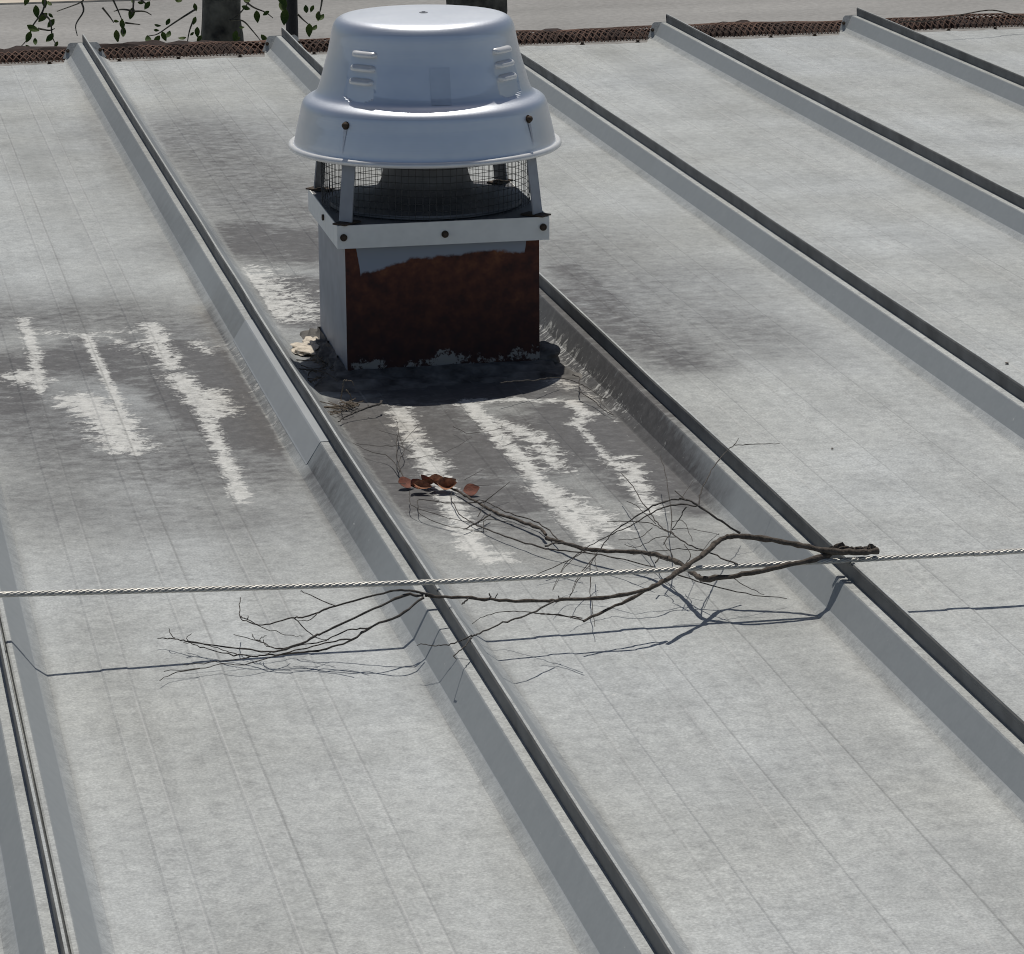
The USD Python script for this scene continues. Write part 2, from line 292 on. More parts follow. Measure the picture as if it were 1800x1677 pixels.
def xof(k, u, Y):
    """x of the point a fraction u (0..1) across panel k"""
    return k * P + u * P + wob(k, Y) * (1 - u) + wob(k + 1, Y) * u

# stains, as strokes on the roof: (points seen in the photograph, radius m, strength)
def S(pts, r, s=1.0): return np.array([at(x, y, 0.0)[:2] for x, y in pts]), r, s
DARK = [S([(20, 560), (200, 560), (340, 590)], .22, .50), S([(10, 720), (140, 760), (300, 800), (420, 820)], .26, .55), S([(30, 880), (260, 900), (420, 900)], .2, .36), S([(330, 230), (420, 300), (520, 380)], .30, .50), S([(980, 430), (1100, 520), (1250, 600)], .24, .38), S([(1000, 470), (1120, 590), (1200, 640)], .09, .60), S([(700, 900), (900, 960), (1150, 960)], .2, .26), S([(362, 545), (410, 620), (455, 700), (503, 775)], .007, 1.5), S([(260, 330), (362, 545)], .005, .7), S([(60, 640), (250, 620), (420, 640)], .16, .80), S([(380, 660), (470, 760)], .06, 1.2), S([(690, 740), (760, 790), (900, 800), (1000, 760)], .17, 1.0), S([(640, 760), (720, 880)], .11, .95), S([(620, 720), (690, 830)], .10, 1.0), S([(1000, 720), (1150, 860)], .09, .9), S([(1080, 760), (1230, 890)], .07, .75),
        S([(780, 840), (900, 880)], .14, .75), S([(820, 910), (980, 930)], .16, .45), S([(560, 660), (800, 690), (1000, 680)], .12, .9),
        S([(340, 690), (400, 740), (440, 770)], .085, 1.25), S([(300, 610), (400, 650), (440, 690)], .075, 1.1), S([(130, 640), (260, 660), (330, 680)], .12, .72), S([(10, 640), (20, 720)], .09, .75), S([(150, 600), (330, 620)], .07, .62),
        S([(120, 790), (260, 780), (330, 760)], .13, .50), S([(20, 760), (150, 830), (260, 830)], .15, .45), S([(420, 760), (500, 790)], .06, .95), S([(100, 900), (330, 900)], .17, .22),
        S([(450, 430), (500, 420), (540, 440)], .20, .80), S([(430, 400), (470, 440)], .12, .75), S([(430, 350), (520, 380)], .22, .5), S([(510, 500), (550, 560)], .11, .85), S([(400, 310), (520, 330)], .25, .22),
        S([(1000, 520), (1060, 570), (1120, 600)], .17, .62), S([(1140, 600), (1210, 640)], .10, .62), S([(980, 460), (1050, 510)], .18, .35), S([(1260, 560), (1330, 590)], .15, .42), S([(1000, 560), (1020, 570)], .14, .62), S([(1200, 480), (1260, 520)], .2, .28)]
WHITE = [S([(700, 718), (730, 775), (765, 830), (800, 900), (830, 960), (860, 985)], .019, 1.0), S([(745, 790), (775, 820)], .02, .9), S([(690, 712), (720, 716)], .012, .8), S([(820, 960), (900, 985)], .022, .8),
         S([(825, 710), (870, 760), (910, 800), (960, 860), (1010, 920), (1050, 960)], .017, 1.05), S([(880, 745), (940, 770), (980, 820)], .022, .85), S([(960, 860), (1030, 900), (1080, 930)], .028, .9), S([(900, 790), (1000, 830)], .016, .65),
         S([(820, 706), (900, 704), (1000, 706), (1035, 730), (1010, 745)], .015, .95), S([(950, 760), (975, 790)], .013, .7),
         S([(1010, 740), (1050, 785), (1090, 830), (1130, 880)], .009, .85), S([(1080, 815), (1110, 820), (1130, 870), (1150, 900)], .019, .9), S([(1060, 805), (1115, 803)], .011, .8),
         S([(140, 700), (180, 730), (210, 770), (225, 785)], .040, 1.0), S([(120, 710), (190, 715)], .022, .95), S([(150, 590), (185, 660), (215, 730), (240, 800)], .010, 1.0), S([(40, 560), (60, 620), (70, 690)], .013, .95), S([(30, 660), (55, 670)], .035, .9),
         S([(265, 570), (290, 620), (300, 645)], .022, .95), S([(310, 660), (345, 700), (380, 730)], .024, 1.05), S([(345, 700), (375, 760), (410, 840), (430, 880)], .015, .95), S([(370, 690), (390, 720)], .03, .9),
         S([(340, 600), (370, 620)], .02, .75), S([(195, 600), (260, 610), (300, 640)], .03, .60), S([(60, 580), (140, 590), (260, 580)], .03, .58),
         S([(430, 480), (470, 515), (510, 545)], .07, .85), S([(490, 560), (530, 560)], .05, .75), S([(440, 490), (490, 560)], .035, .8),
         S([(960, 575), (985, 600)], .02, .9), S([(1000, 640), (1040, 660), (1090, 720)], .010, .75), S([(1030, 690), (1150, 790), (1230, 860)], .008, .70), S([(955, 660), (1000, 680)], .03, .7)]
BROWN = [S([(360, 540), (420, 640), (500, 770)], .028, .8), S([(640, 860), (700, 960), (800, 1130)], .02, .4), S([(430, 690), (500, 780)], .05, .6), S([(600, 720), (680, 760)], .1, .5), S([(960, 640), (1050, 700)], .06, .7), S([(1300, 930), (1420, 1050), (1560, 1230)], .03, .25), S([(135, 130), (240, 330)], .04, .25)]
def seg_d(Q, A, B):
    d = B - A; t = np.clip(((Q - A) @ d) / max(d @ d, 1e-12), 0, 1); return np.hypot(*(Q - A - t[:, None] * d).T)
def field(Q, strokes, soft):
    out = np.zeros(len(Q))
    for pts, r, s in strokes:
        D = np.min([seg_d(Q, pts[i], pts[i + 1]) for i in range(len(pts) - 1)], axis=0)
        v = s * (np.exp(-(D / r) ** 2 * .9) if soft else np.clip(.90 - .41 * D / r, 0, 1))
        out = np.maximum(out, v)
    return out
def ribs_mask(Q): return None

# half rib on the left of a panel (right half of rib k) and on the right of it (left half of rib k+1): (offset from the seam, z)
RH = [(.0012, H - .012), (.0090, H - .012), (.0098, H - .001), (.0120, H), (.0172, H), (.0190, H - .0018), (.0470, .0105), (.0490, .0092), (.0608, .0010), (.0630, 0.0)]
LH = [(.0560, 0.0), (.0540, .0010), (.0425, .0092), (.0405, .0105), (.0188, H - .0018), (.0170, H), (.0012, H)]
BEADS = [.252, .458, .664]                     # shallow stiffening ribs of the pan
def pan_z(u):
    z = 0.0
    for c in BEADS:
        a = abs(u - c) * P; z = max(z, .0011 * min(1.0, max(0.0, (.0195 - a) / .0034)))
    return z
YEND_PAN, YEND_RIB, Y0 = 10.305, 10.405, 1.2
roof = thing("metal_roof", "low grey standing seam metal roof of ribbed panels with weather stains", "roof")
def panel(k):
    fine = k in (0, 1, 2)
    prof = [(o / P, z, 1) for o, z in RH]
    us = np.arange(.063 + .010, P - .056 - .004, .009 if fine else .03)
    bead = [c * P + d for c in BEADS for d in (-.0218, -.0195, -.0161, -.0138, .0138, .0161, .0195, .0218)]
    us = [x for x in us if min(abs(x - b) for b in bead) > .0021]
    allx = sorted(list(us) + bead); keep = [allx[0]]
    for x in allx[1:]:
        if x - keep[-1] > .0012: keep.append(x)
    prof += [(x / P, pan_z(x / P), 0) for x in keep]
    prof += [(1 - o / P, z, 2) for o, z in LH]
    ys = np.concatenate([np.arange(Y0, 4.2, .2), np.arange(4.2, 7.9, .012 if fine else .2), np.arange(7.9, YEND_PAN, .2), [YEND_PAN]])
    U = np.array([q[0] for q in prof]); Z = np.array([q[1] for q in prof]); K = np.array([q[2] for q in prof])
    n, m = len(ys), len(prof)
    Y = np.repeat(ys[:, None], m, 1); Y[-1, K > 0] = YEND_RIB
    X = np.stack([xof(k, u, Y[:, i]) for i, u in enumerate(U)], 1)
    ZZ = np.repeat(Z[None], n, 0)
    lo = meshkit.noise(np.stack([X * 5, Y * 1.7, X * 0 + k], -1), 3) - .5; hi = meshkit.noise(np.stack([X * 16, Y * 9, X * 0 + k], -1), 5) - .5
    ZZ = ZZ + (K == 0)[None] * (lo * .0030 + hi * .0006)
    # ragged lower edge of the pan
    Y[-1] += (K == 0) * (meshkit.noise(np.stack([X[-1] * 40, X[-1] * 0, X[-1] * 0], -1), 9) - .5) * .012
    V = np.stack([X, Y, ZZ], -1).reshape(-1, 3)
    i, j = np.meshgrid(np.arange(n - 1), np.arange(m - 1), indexing="ij"); a = (i * m + j).ravel()
    F = np.concatenate([np.stack([a, a + 1, a + m + 1], 1), np.stack([a, a + m + 1, a + m], 1)])
    Q = V[:, :2]; Kf = np.tile(K, n)
    st = np.zeros((len(V), 3))
    near = (Q[:, 1] > 3.9) & (Q[:, 1] < 10.5)
    st[near, 0] = field(Q[near], DARK, True); st[near, 1] = field(Q[near], WHITE, False); st[near, 2] = field(Q[near], BROWN, True)
    onrib = Kf > 0
    st[onrib] *= np.array([.35, 0, .4])
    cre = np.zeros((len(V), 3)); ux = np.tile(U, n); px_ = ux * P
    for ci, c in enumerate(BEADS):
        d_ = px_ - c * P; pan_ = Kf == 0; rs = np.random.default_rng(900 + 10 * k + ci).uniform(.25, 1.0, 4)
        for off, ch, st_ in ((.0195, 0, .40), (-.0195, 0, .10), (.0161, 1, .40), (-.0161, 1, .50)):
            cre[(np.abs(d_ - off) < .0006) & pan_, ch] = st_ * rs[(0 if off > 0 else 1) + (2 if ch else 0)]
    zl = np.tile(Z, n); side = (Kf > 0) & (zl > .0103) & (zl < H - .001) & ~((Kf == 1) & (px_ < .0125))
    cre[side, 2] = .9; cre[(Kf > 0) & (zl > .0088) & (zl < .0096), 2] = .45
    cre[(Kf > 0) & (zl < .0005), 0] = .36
    # flaking on the rib sides either side of the fan
    if k == 1:
        r = (Kf == 2) & (V[:, 2] < H - .004); yy = V[:, 1]
        w = np.interp(yy, [5.0, 5.35, 6.1, 6.75, 7.0], [0, .9, 1.1, .9, 0]) * r
        st[:, 0] += w * np.interp(V[:, 2], [0, .02, .045], [.9, .75, .5])
        st[:, 1] += np.interp(yy, [5.3, 5.75, 6.3, 6.6, 6.75], [0, .36, .50, .44, 0]) * r * np.interp(V[:, 2], [0, .012, .03, .045], [.9, 1.0, .7, .2])
        t = (Kf == 2) & (V[:, 2] >= H - .004); st[:, 0] += np.interp(yy, [5.2, 5.6, 6.6, 6.9], [0, .7, .75, 0]) * t
    if k == 0:
        r = (Kf == 2); yy = V[:, 1]
        st[:, 0] += np.interp(yy, [4.75, 5.0, 5.40, 5.46], [0, .32, .58, 0]) * r * np.interp(V[:, 2], [0, .02, .046], [.5, 1.0, .3])
        f = (Kf == 2) & (V[:, 2] < .010); st[f, 1] += np.interp(yy[f], [5.4, 5.6, 6.4, 6.6], [0, .33, .33, 0])
    mm = trimesh.Trimesh(V, F, process=False)
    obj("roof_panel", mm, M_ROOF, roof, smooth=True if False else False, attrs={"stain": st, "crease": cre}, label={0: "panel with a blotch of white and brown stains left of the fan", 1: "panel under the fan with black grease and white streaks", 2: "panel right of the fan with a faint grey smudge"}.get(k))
for k in range(-3, 7): panel(k)

def sweep_y(prof, k, ys, jit=0.0, seed=0):
    """a closed profile (offset from the seam, z) swept along seam k"""
    ys = np.asarray(ys, float); m = len(prof); V = []
    r = np.random.default_rng(seed + 100 * (k + 5)); c = k * P + wob(k, ys)
    dz = (meshkit.noise(np.stack([ys * 3, ys * 0, ys * 0 + k], -1), seed) - .5) * jit
    for i, y in enumerate(ys):
        for o, z in prof: V.append((c[i] + o + (dz[i] if z > H + .01 else 0), y, z + (dz[i] if z > H + .01 else 0)))
    F = []
    for i in range(len(ys) - 1):
        for j in range(m):
            a, b = i * m + j, i * m + (j + 1) % m; F += [[a, a + m, b + m], [a, b + m, b]]
    for j in range(1, m - 1): F += [[0, j, j + 1], [(len(ys) - 1) * m, (len(ys) - 1) * m + j + 1, (len(ys) - 1) * m + j]]
    t = trimesh.Trimesh(np.array(V), np.array(F), process=False); t.fix_normals(); return t
FIN = [(-.0016, H - .011), (-.0016, H + .0175), (-.0028, H + .019), (-.0028, H + .0235), (-.0015, H + .025), (.0025, H + .025), (.0034, H + .0235), (.0034, H - .011)]
ys = np.arange(Y0, YEND_RIB, .1).tolist() + [YEND_RIB]
for k in range(-2, 7):
    fin = obj("seam_fin", sweep_y(FIN, k, ys, .0016, 2), M_FIN, roof)
    obj("seam_edge", sweep_y([(-.0012, H + .0252), (-.0012, H + .0262), (.0022, H + .0262), (.0022, H + .0252)], k, ys, .0016, 2), M_PLAIN, fin)
    # folded tab that closes the rib at the eave, with its screw
    X = k * P + float(wob(k, YEND_RIB)); y = YEND_RIB
    prof = np.array([(-.066, .004), (-.062, .012), (-.046, H - .003), (-.040, H + .001), (-.017, H + .001), (.017, H + .001), (.040, H + .001), (.046, H - .003), (.062, .012), (.066, .004)])
    Vv = np.array([(X + a, y + .002 + e - .55 * (H - b), b) for e in (0, .0016) for a, b in prof]); q = len(prof); Fv = []
    for j in range(1, q - 1): Fv += [[0, j + 1, j], [q, q + j, q + j + 1]]
    for j in range(q): Fv += [[j, (j + 1) % q, q + (j + 1) % q], [j, q + (j + 1) % q, q + j]]
    tabm = trimesh.Trimesh(Vv, np.array(Fv), process=False); tabm.fix_normals()
    tab = obj("end_tab", tabm, M_PLAIN, roof)
    for sg in (-1, 1):
        sc = cat_([move(trimesh.creation.cylinder(.0055, .002, sections=12), 0, 0, 0), move(trimesh.creation.cylinder(.0035, .006, sections=6), 0, 0, .004)])
        sc.apply_transform(trimesh.transformations.rotation_matrix(math.pi / 2, (1, 0, 0))); sc.apply_translation((X + sg * .049, y - .0125, .026))
        obj("screw", sc, M_SCREW, tab)
# lapped cover on the rib left of the fan
prof = [(-.0425, .0085), (-.0430, .0096), (-.0411, .0116), (-.0194, H - .0010), (-.0172, H + .0012), (-.0020, H + .0012), (-.0020, H + .0004), (-.0168, H + .0004), (-.0184, H - .0016), (-.040, .0105)]
obj("rib_cover", sweep_y(prof, 1, np.linspace(5.46, 6.42, 9)), M_COVER, roof, label="clean lapped cover on the rib left of the fan")
# eave flashing
ef = obj("eave_flashing", box(-1.9, 4.3, 10.26, 10.44, -.030, -.0065), M_EAVE, roof)
for k in range(-2, 6):
    for d in (.11, .30, .49):
        sx_ = k * P + d + rng.uniform(-.03, .03); s_ = cat_([move(trimesh.creation.cylinder(.008, .002, sections=10), sx_, 10.355, -.0055), move(trimesh.creation.cylinder(.005, .007, sections=6), sx_, 10.355, -.002)])
        obj("screw", s_, M_SCREW, ef)
obj("wall", box(-1.7, 4.1, 1.4, 10.15, GZ + .01, -.05), M_FASCIA, roof)

# ---------------------------------------------------------------- gutter with rusty guard
gt = thing("gutter", "roof gutter along the eave covered by rusty brown expanded metal guard", "gutter")
pr = [(10.445, -.008), (10.445, -.12), (10.60, -.12), (10.60, .0), (10.597, .0), (10.597, -.117), (10.448, -.117), (10.448, -.008)]
V = np.array([(x, a, b) for x in (-1.9, 4.3) for a, b in pr]); q = len(pr); F = []
for j in range(q): F += [[j, (j + 1) % q, q + (j + 1) % q], [j, q + (j + 1) % q, q + j]]
trm = trimesh.Trimesh(V, np.array(F), process=False); trm.fix_normals(); obj("trough", trm, M_RUSTMESH, gt)
xs = np.arange(-1.9, 4.3, .02); V, F = [], []
prof = [(10.41, -.02), (10.432, -.006), (10.47, .006), (10.53, .002), (10.595, -.04)]
for i, x in enumerate(xs):
    for j, (y, z) in enumerate(prof): V.append((x, y, z + .022 * (meshkit.noise(np.array([x * 26, j * 3.1, 0]), 4) - .5) + .042 * (meshkit.noise(np.array([x * 3.3, j * .4, 0]), 8) - .42) * (1 if 0 < j < 4 else .2)))
q = len(prof)
for i in range(len(xs) - 1):
    for j in range(q - 1): a = i * q + j; F += [[a, a + q, a + q + 1], [a, a + q + 1, a + 1]]
obj("packed_debris", trimesh.Trimesh(np.array(V), np.array(F), process=False), M_MULCH, gt, kind="stuff")
# guard: expanded metal, its cross-section a low hump
gx = np.array([(10.392, -.014), (10.402, .003), (10.422, .016), (10.455, .024), (10.50, .022), (10.56, .014), (10.605, -.002)])
gl = np.concatenate([[0], np.cumsum(np.hypot(*np.diff(gx, axis=0).T))])
def gpt(x, t):
    y, z = np.interp(t, gl, gx[:, 0]), np.interp(t, gl, gx[:, 1])
    a = meshkit.noise(np.array([x * 2.3, 0, 0]), 11) - .5; b = meshkit.noise(np.array([x * 9, t * 20, 0]), 12) - .5
    return np.array([x, y + .012 * a, z * (1 + .45 * a) + .006 * b])
cw, rows = .0205, 12; ch = gl[-1] / rows; ms_V, ms_F = [], []
def strand(A, B, w=.0014, t=.0010):
    d = B - A; d /= np.linalg.norm(d); n = np.cross(d, [0, -.6, .8]); n /= np.linalg.norm(n); b = np.cross(n, d); o = len(ms_V)
    for E in (A - d * .0008, B + d * .0008):
        for s1, s2 in ((-1, -1), (1, -1), (1, 1), (-1, 1)): ms_V.append(E + n * w * s1 + b * t * s2)
    for j in range(4): ms_F.extend([[o + j, o + (j + 1) % 4, o + 4 + (j + 1) % 4], [o + j, o + 4 + (j + 1) % 4, o + 4 + j]])
for i in range(int(5.9 / cw)):
    for j in range(rows):
        a = gpt(-1.7 + (i + .5 * (j % 2)) * cw, j * ch)
        for e in (-.5, .5): strand(a, gpt(-1.7 + (i + .5 * (j % 2) + e) * cw, (j + 1) * ch))
obj("gutter_guard", trimesh.Trimesh(np.array(ms_V), np.array(ms_F), process=False), M_RUSTMESH, gt, kind="stuff")
wp = smooth_line([at(1585, 38, .05), at(1640, 36, .06), at(1700, 24, .075), at(1745, 18, .08), at(1790, 28, .055), at(1830, 30, .05)], 6)
lw = obj("loose_vine", tube(wp, .0022, 6), M_BARK2); tag(lw, "thin dry vine stem arching over the gutter guard at the far right", "vine")

# ---------------------------------------------------------------- exhaust fan
FX, FY = .9265, 6.305
fan = thing("exhaust_fan", "round spun aluminium roof exhaust fan on a square rusted curb", "exhaust fan", (FX - .0070, FY - .043, .0080), (0, 0, -.72))
CH_, CT, CB = .1976, .285, .242                # cap half width, top, bottom
HB = .1814
def plate(x0, x1, y0, y1, z0, z1): return box(x0, x1, y0, y1, z0, z1)
t_ = .003
obj("curb", cat_([box(-HB, -HB + t_, -HB + t_ + .0005, HB, -.02, CT - .006), box(HB - t_, HB, -HB + t_ + .0005, HB, -.02, CT - .006), box(-HB + t_, HB - t_, HB - t_, HB, -.02, CT - .006)]), M_GALV, fan)
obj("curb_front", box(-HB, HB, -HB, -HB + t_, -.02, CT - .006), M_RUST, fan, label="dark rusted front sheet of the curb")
# mastic flashing round the base: an uneven skirt
def skirt(h0, h1, r0, r1, seed, amp):
    n = 120; V, F = [], []
    sq = []
    for i in range(n):
        a = 2 * math.pi * i / n; c, s = math.cos(a), math.sin(a); k_ = max(abs(c), abs(s)); sq.append((c / k_, s / k_))
    lv = np.linspace(0, 1, 9)
    for j, t in enumerate(lv):
        for i, (c, s) in enumerate(sq):
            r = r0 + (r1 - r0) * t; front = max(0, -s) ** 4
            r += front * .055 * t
            nz = meshkit.noise(np.array([c * 7, s * 7, t * 5]), seed) - .5; n2 = meshkit.noise(np.array([c * 19, s * 19, t * 13]), seed + 1) - .5
            z = (h0 + (h1 - h0) * (t ** .7)) * (1 if t < 1 else 1) + amp * (nz + .5 * n2) * (1 if 0 < t < 1 else .3)
            V.append((c * (r + amp * .9 * nz), s * (r + amp * .9 * nz), max(z, -.011) if t < 1 else -.011))
    for j in range(len(lv) - 1):
        for i in range(n): a, b = j * n + i, j * n + (i + 1) % n; F += [[a, a + n, b + n], [a, b + n, b]]
    m = trimesh.Trimesh(np.array(V), np.array(F), process=False); m.fix_normals(); return m
fl = obj("flashing", skirt(.011, -.006, HB + .001, HB + .040, 21, .013), M_TAR, fan, smooth=50, label="dark uneven mastic and sheet flashing round the curb foot")
lump = trimesh.creation.icosphere(3, .026); nv = lump.vertices; nv *= (1 + .7 * (meshkit.noise(nv * 60, 3) - .5))[:, None]; lump.apply_scale((1.0, 1.5, .8)); lump.apply_translation((HB + .02, -HB + .035, .012))
obj("mastic_lump", lump, M_TAR, fl, smooth=60)
# cap
cp = cat_([box(-CH_, CH_, -CH_, -CH_ + .002, CB, CT), box(-CH_, CH_, CH_ - .002, CH_, CB, CT), box(CH_ - .002, CH_, -CH_ + .0025, CH_ - .0025, CB, CT), box(-CH_, -CH_ + .002, -CH_ + .0025, CH_ - .0025, CB, CT)])
cap = obj("cap", cp, M_CAP, fan)
obj("cap_top", cat_([box(-CH_ + .0025, CH_ - .0025, -CH_ + .0025, CH_ - .0025, CT - .004, CT - .0012)]), M_BELL_CAPSHADE, cap)  # cap's own top, its colour darkened for shade under the hood
for x, z in ((-.186, .263), (.002, .261), (.186, .266)):
    s_ = cat_([trimesh.creation.cylinder(.0068, .0015, sections=14), move(trimesh.creation.cylinder(.0045, .005, sections=6), 0, 0, .003)])
    s_.apply_transform(trimesh.transformations.rotation_matrix(math.pi / 2, (1, 0, 0))); s_.apply_translation((x, -CH_ - .001, z)); obj("screw", s_, M_SCREW, cap)
s_ = trimesh.creation.cylinder(.006, .005, sections=8); s_.apply_transform(trimesh.transformations.rotation_matrix(math.pi / 2, (0, 1, 0))); s_.apply_translation((-CH_ - .001, -.02, .268)); obj("screw", s_, M_SCREW, cap)
# inlet bell and motor
bell = revolve([(.079, .47), (.079, .38), (.080, .350), (.084, .330), (.093, .315), (.112, .304), (.145, .297), (.180, .292), (.182, .286)], 72)
obj("inlet_bell", bell, M_BELL_CAPSHADE, fan, smooth=40)
obj("motor", revolve([(.0, .60), (.07, .60), (.075, .59), (.075, .46), (.0, .46)], 48), M_DARKSTEEL, fan, smooth=40)
# legs
def leg(az):
    c, s = math.cos(az), math.sin(az); rad = np.array([c, s, 0]); tan = np.array([-s, c, 0]); w, t = .0145, .0028
    ps = [rad * .252 + [0, 0, CT + .0012], rad * .252 + [0, 0, CT + .004], rad * .236 + [0, 0, .42], rad * .232 + [0, 0, .44]]
    ft = [rad * .225, rad * .274]
    def bar(A, B, nrm):
        V = []
        for E in (A, B):
            for a in (-w, w):
                for b in (0, t): V.append(E + tan * a + nrm * b)
        return trimesh.convex.convex_hull(np.array(V))
    up_ = bar(ps[1], ps[3], rad); foot = bar(ft[0] + [0, 0, CT], ft[1] + [0, 0, CT], np.array([0, 0, 1.0]))
    o = obj("leg", up_, M_GALV, fan); obj("foot", foot, M_SCREW, o); return o
for a in (225, 315, 45, 135): leg(math.radians(a))
# bird screen
V_, mm_ = [], []
RS, z0, z1 = .196, CT + .001, .425; nw = 96
for i in range(nw):
    a = 2 * math.pi * i / nw + rng.normal(0, .004); mm_.append(tube([(RS * math.cos(a), RS * math.sin(a), z0), (RS * math.cos(a + .006), RS * math.sin(a + .006), z1)], .00052, 4, False))
for z in np.arange(z0 + .006, z1, .0128):
    mm_.append(tube([((RS + .0008) * math.cos(a), (RS + .0008) * math.sin(a), z + .0012 * math.sin(5 * a)) for a in np.linspace(0, 2 * math.pi, 73)], .00052, 4, False))
obj("bird_screen", cat_(mm_), M_WIRE, fan)
# hood, spun in one piece; four flat louvre faces pressed into its cone
top = [(.0, .6435), (.04, .6432), (.09, .6422), (.120, .6410), (.140, .6398), (.150, .6385), (.160, .634), (.1665, .626), (.170, .617)]
cone = [(.1745, .595), (.180, .570), (.187, .545), (.1938, .521), (.1978, .509), (.2020, .5000)]
flare = [(.2075, .4946), (.2140, .4914), (.2205, .4880), (.2262, .4832), (.2300, .4755), (.2322, .466)]
skirt_ = [(.2345, .455), (.239, .436), (.243, .418), (.2455, .406), (.247, .402)]
ctl = np.array(top + cone + flare + skirt_)
s = np.concatenate([[0], np.cumsum(np.hypot(*np.diff(ctl, axis=0).T))])
from scipy.interpolate import PchipInterpolator
ss = np.linspace(0, s[-1], 150); hp = np.stack([np.maximum(PchipInterpolator(s, ctl[:, 0])(ss), 1e-4), PchipInterpolator(s, ctl[:, 1])(ss)], 1)
hood_m = revolve(hp, 480)
Vh = np.array(hood_m.vertices); LAZ = [math.radians(270 - 47.5), math.radians(270 + 45.5), math.radians(90 + 45), math.radians(90 - 45)]
for az in LAZ:
    c, s_a = math.cos(az), math.sin(az); n_ = Vh[:, 0] * c + Vh[:, 1] * s_a; tt = -Vh[:, 0] * s_a + Vh[:, 1] * c; z = Vh[:, 2]
    pl = .1690 + (.605 - z) * .24
    low = .4985 + 9.0 * tt ** 2
    m_ = (n_ > pl) & (np.abs(tt) < .0335) & (z > low) & (z < .587)
    Vh[m_, 0] += (pl - n_)[m_] * c; Vh[m_, 1] += (pl - n_)[m_] * s_a
Vh[:, 2] += .0006 * (meshkit.noise(Vh * 9, 5) - .5); Vh[:, :2] *= (1 + .0028 * (meshkit.noise(Vh * np.array([7, 7, 9]), 6) - .5))[:, None]
hood_m = trimesh.Trimesh(Vh, hood_m.faces, process=False); hood_m.fix_normals()
hood = obj("hood", hood_m, M_HOOD, fan, smooth=28)
RB = .2515
obj("rim", (lambda t: t)(revolve([(RB + .0058 * math.cos(a), .3985 + .0058 * math.sin(a)) for a in np.linspace(2 * math.pi, 0, 17)], 160)), M_RIM, hood, smooth=40)
rv = cat_([move(trimesh.creation.cylinder(.008, .001, sections=20), 0, -.005, .6440), move(trimesh.creation.cylinder(.0035, .002, sections=12), 0, -.005, .645)]); obj("top_bolt", rv, M_GALV, hood)
for az in LAZ:
    c, s_a = math.cos(az), math.sin(az); rad = np.array([c, s_a, 0]); tan = np.array([-s_a, c, 0])
    for q, (z, w) in enumerate(((.585, .0285), (.560, .028), (.536, .027))):
        pl = .1690 + (.605 - z) * .24; V, F = [], []
        segs = np.linspace(-1, 1, 17); prof = [(0.0, .0072), (.0058, .0062), (.0098, .0032), (.0110, -.0012), (.0094, -.0040), (.0070, -.0030), (-.006, -.0030), (-.006, .0086)]
        for t in segs:
            e = (1 - abs(t) ** 6) ** .5
            for a, b in prof: V.append(rad * (pl - .0005 + a * e) + tan * (w * t) + np.array([0, 0, z + b * (.45 + .55 * e)]))
        m_ = len(prof)
        for i in range(len(segs) - 1):
            for j in range(m_): a, b = i * m_ + j, i * m_ + (j + 1) % m_; F += [[a, b, b + m_], [a, b + m_, a + m_]]
        lm = trimesh.Trimesh(np.array(V), np.array(F), process=False); lm.fix_normals(); obj("louvre", lm, M_RIM, hood, smooth=50)
    # bolt through the skirt over each leg, with the drip it has left
    dz = .462; rr = np.interp(-dz, -hp[:, 1], hp[:, 0]); p0 = rad * (rr - .001) + np.array([0, 0, dz])
    bl = cat_([trimesh.creation.cylinder(.0078, .004, sections=14), move(trimesh.creation.icosphere(2, .006), 0, 0, .004)])
    bl.apply_transform(trimesh.geometry.align_vectors([0, 0, 1], rad + [0, 0, .25])); bl.apply_translation(p0); b_ = obj("bolt", bl, M_SCREW, hood)
    V, F = [], []
    for i, t in enumerate(np.linspace(0, 1, 12)):
        z = dz - .004 - .045 * t; r_ = np.interp(-z, -hp[:, 1], hp[:, 0]) + .0012; w = .0038 * (1 - t) ** 1.2 + .0005
        for e in (-w, w): V.append(rad * r_ + tan * e + np.array([0, 0, z]))
    for i in range(11): a = 2 * i; F += [[a, a + 1, a + 3], [a, a + 3, a + 2]]
    dm = trimesh.Trimesh(np.array(V), np.array(F), process=False); obj("rust_drip", dm, M_DRIP, b_)
# faded sticker
V, F = [], []; az0 = math.radians(270 - 10.3) + math.asin(30 / (930 * .19))
for i, z in enumerate(np.linspace(.566, .500, 10)):
    r_ = np.interp(-z, -hp[:, 1], hp[:, 0]) + .0009
    for e in np.linspace(-.0185, .0185, 9): V.append((r_ * math.cos(az0 + e / r_), r_ * math.sin(az0 + e / r_), z))
for i in range(9):
    for j in range(8): a = i * 9 + j; F += [[a, a + 9, a + 10], [a, a + 10, a + 1]]
sm = trimesh.Trimesh(np.array(V), np.array(F), process=False); obj("sticker", sm, M_PATCH, hood, smooth=True)

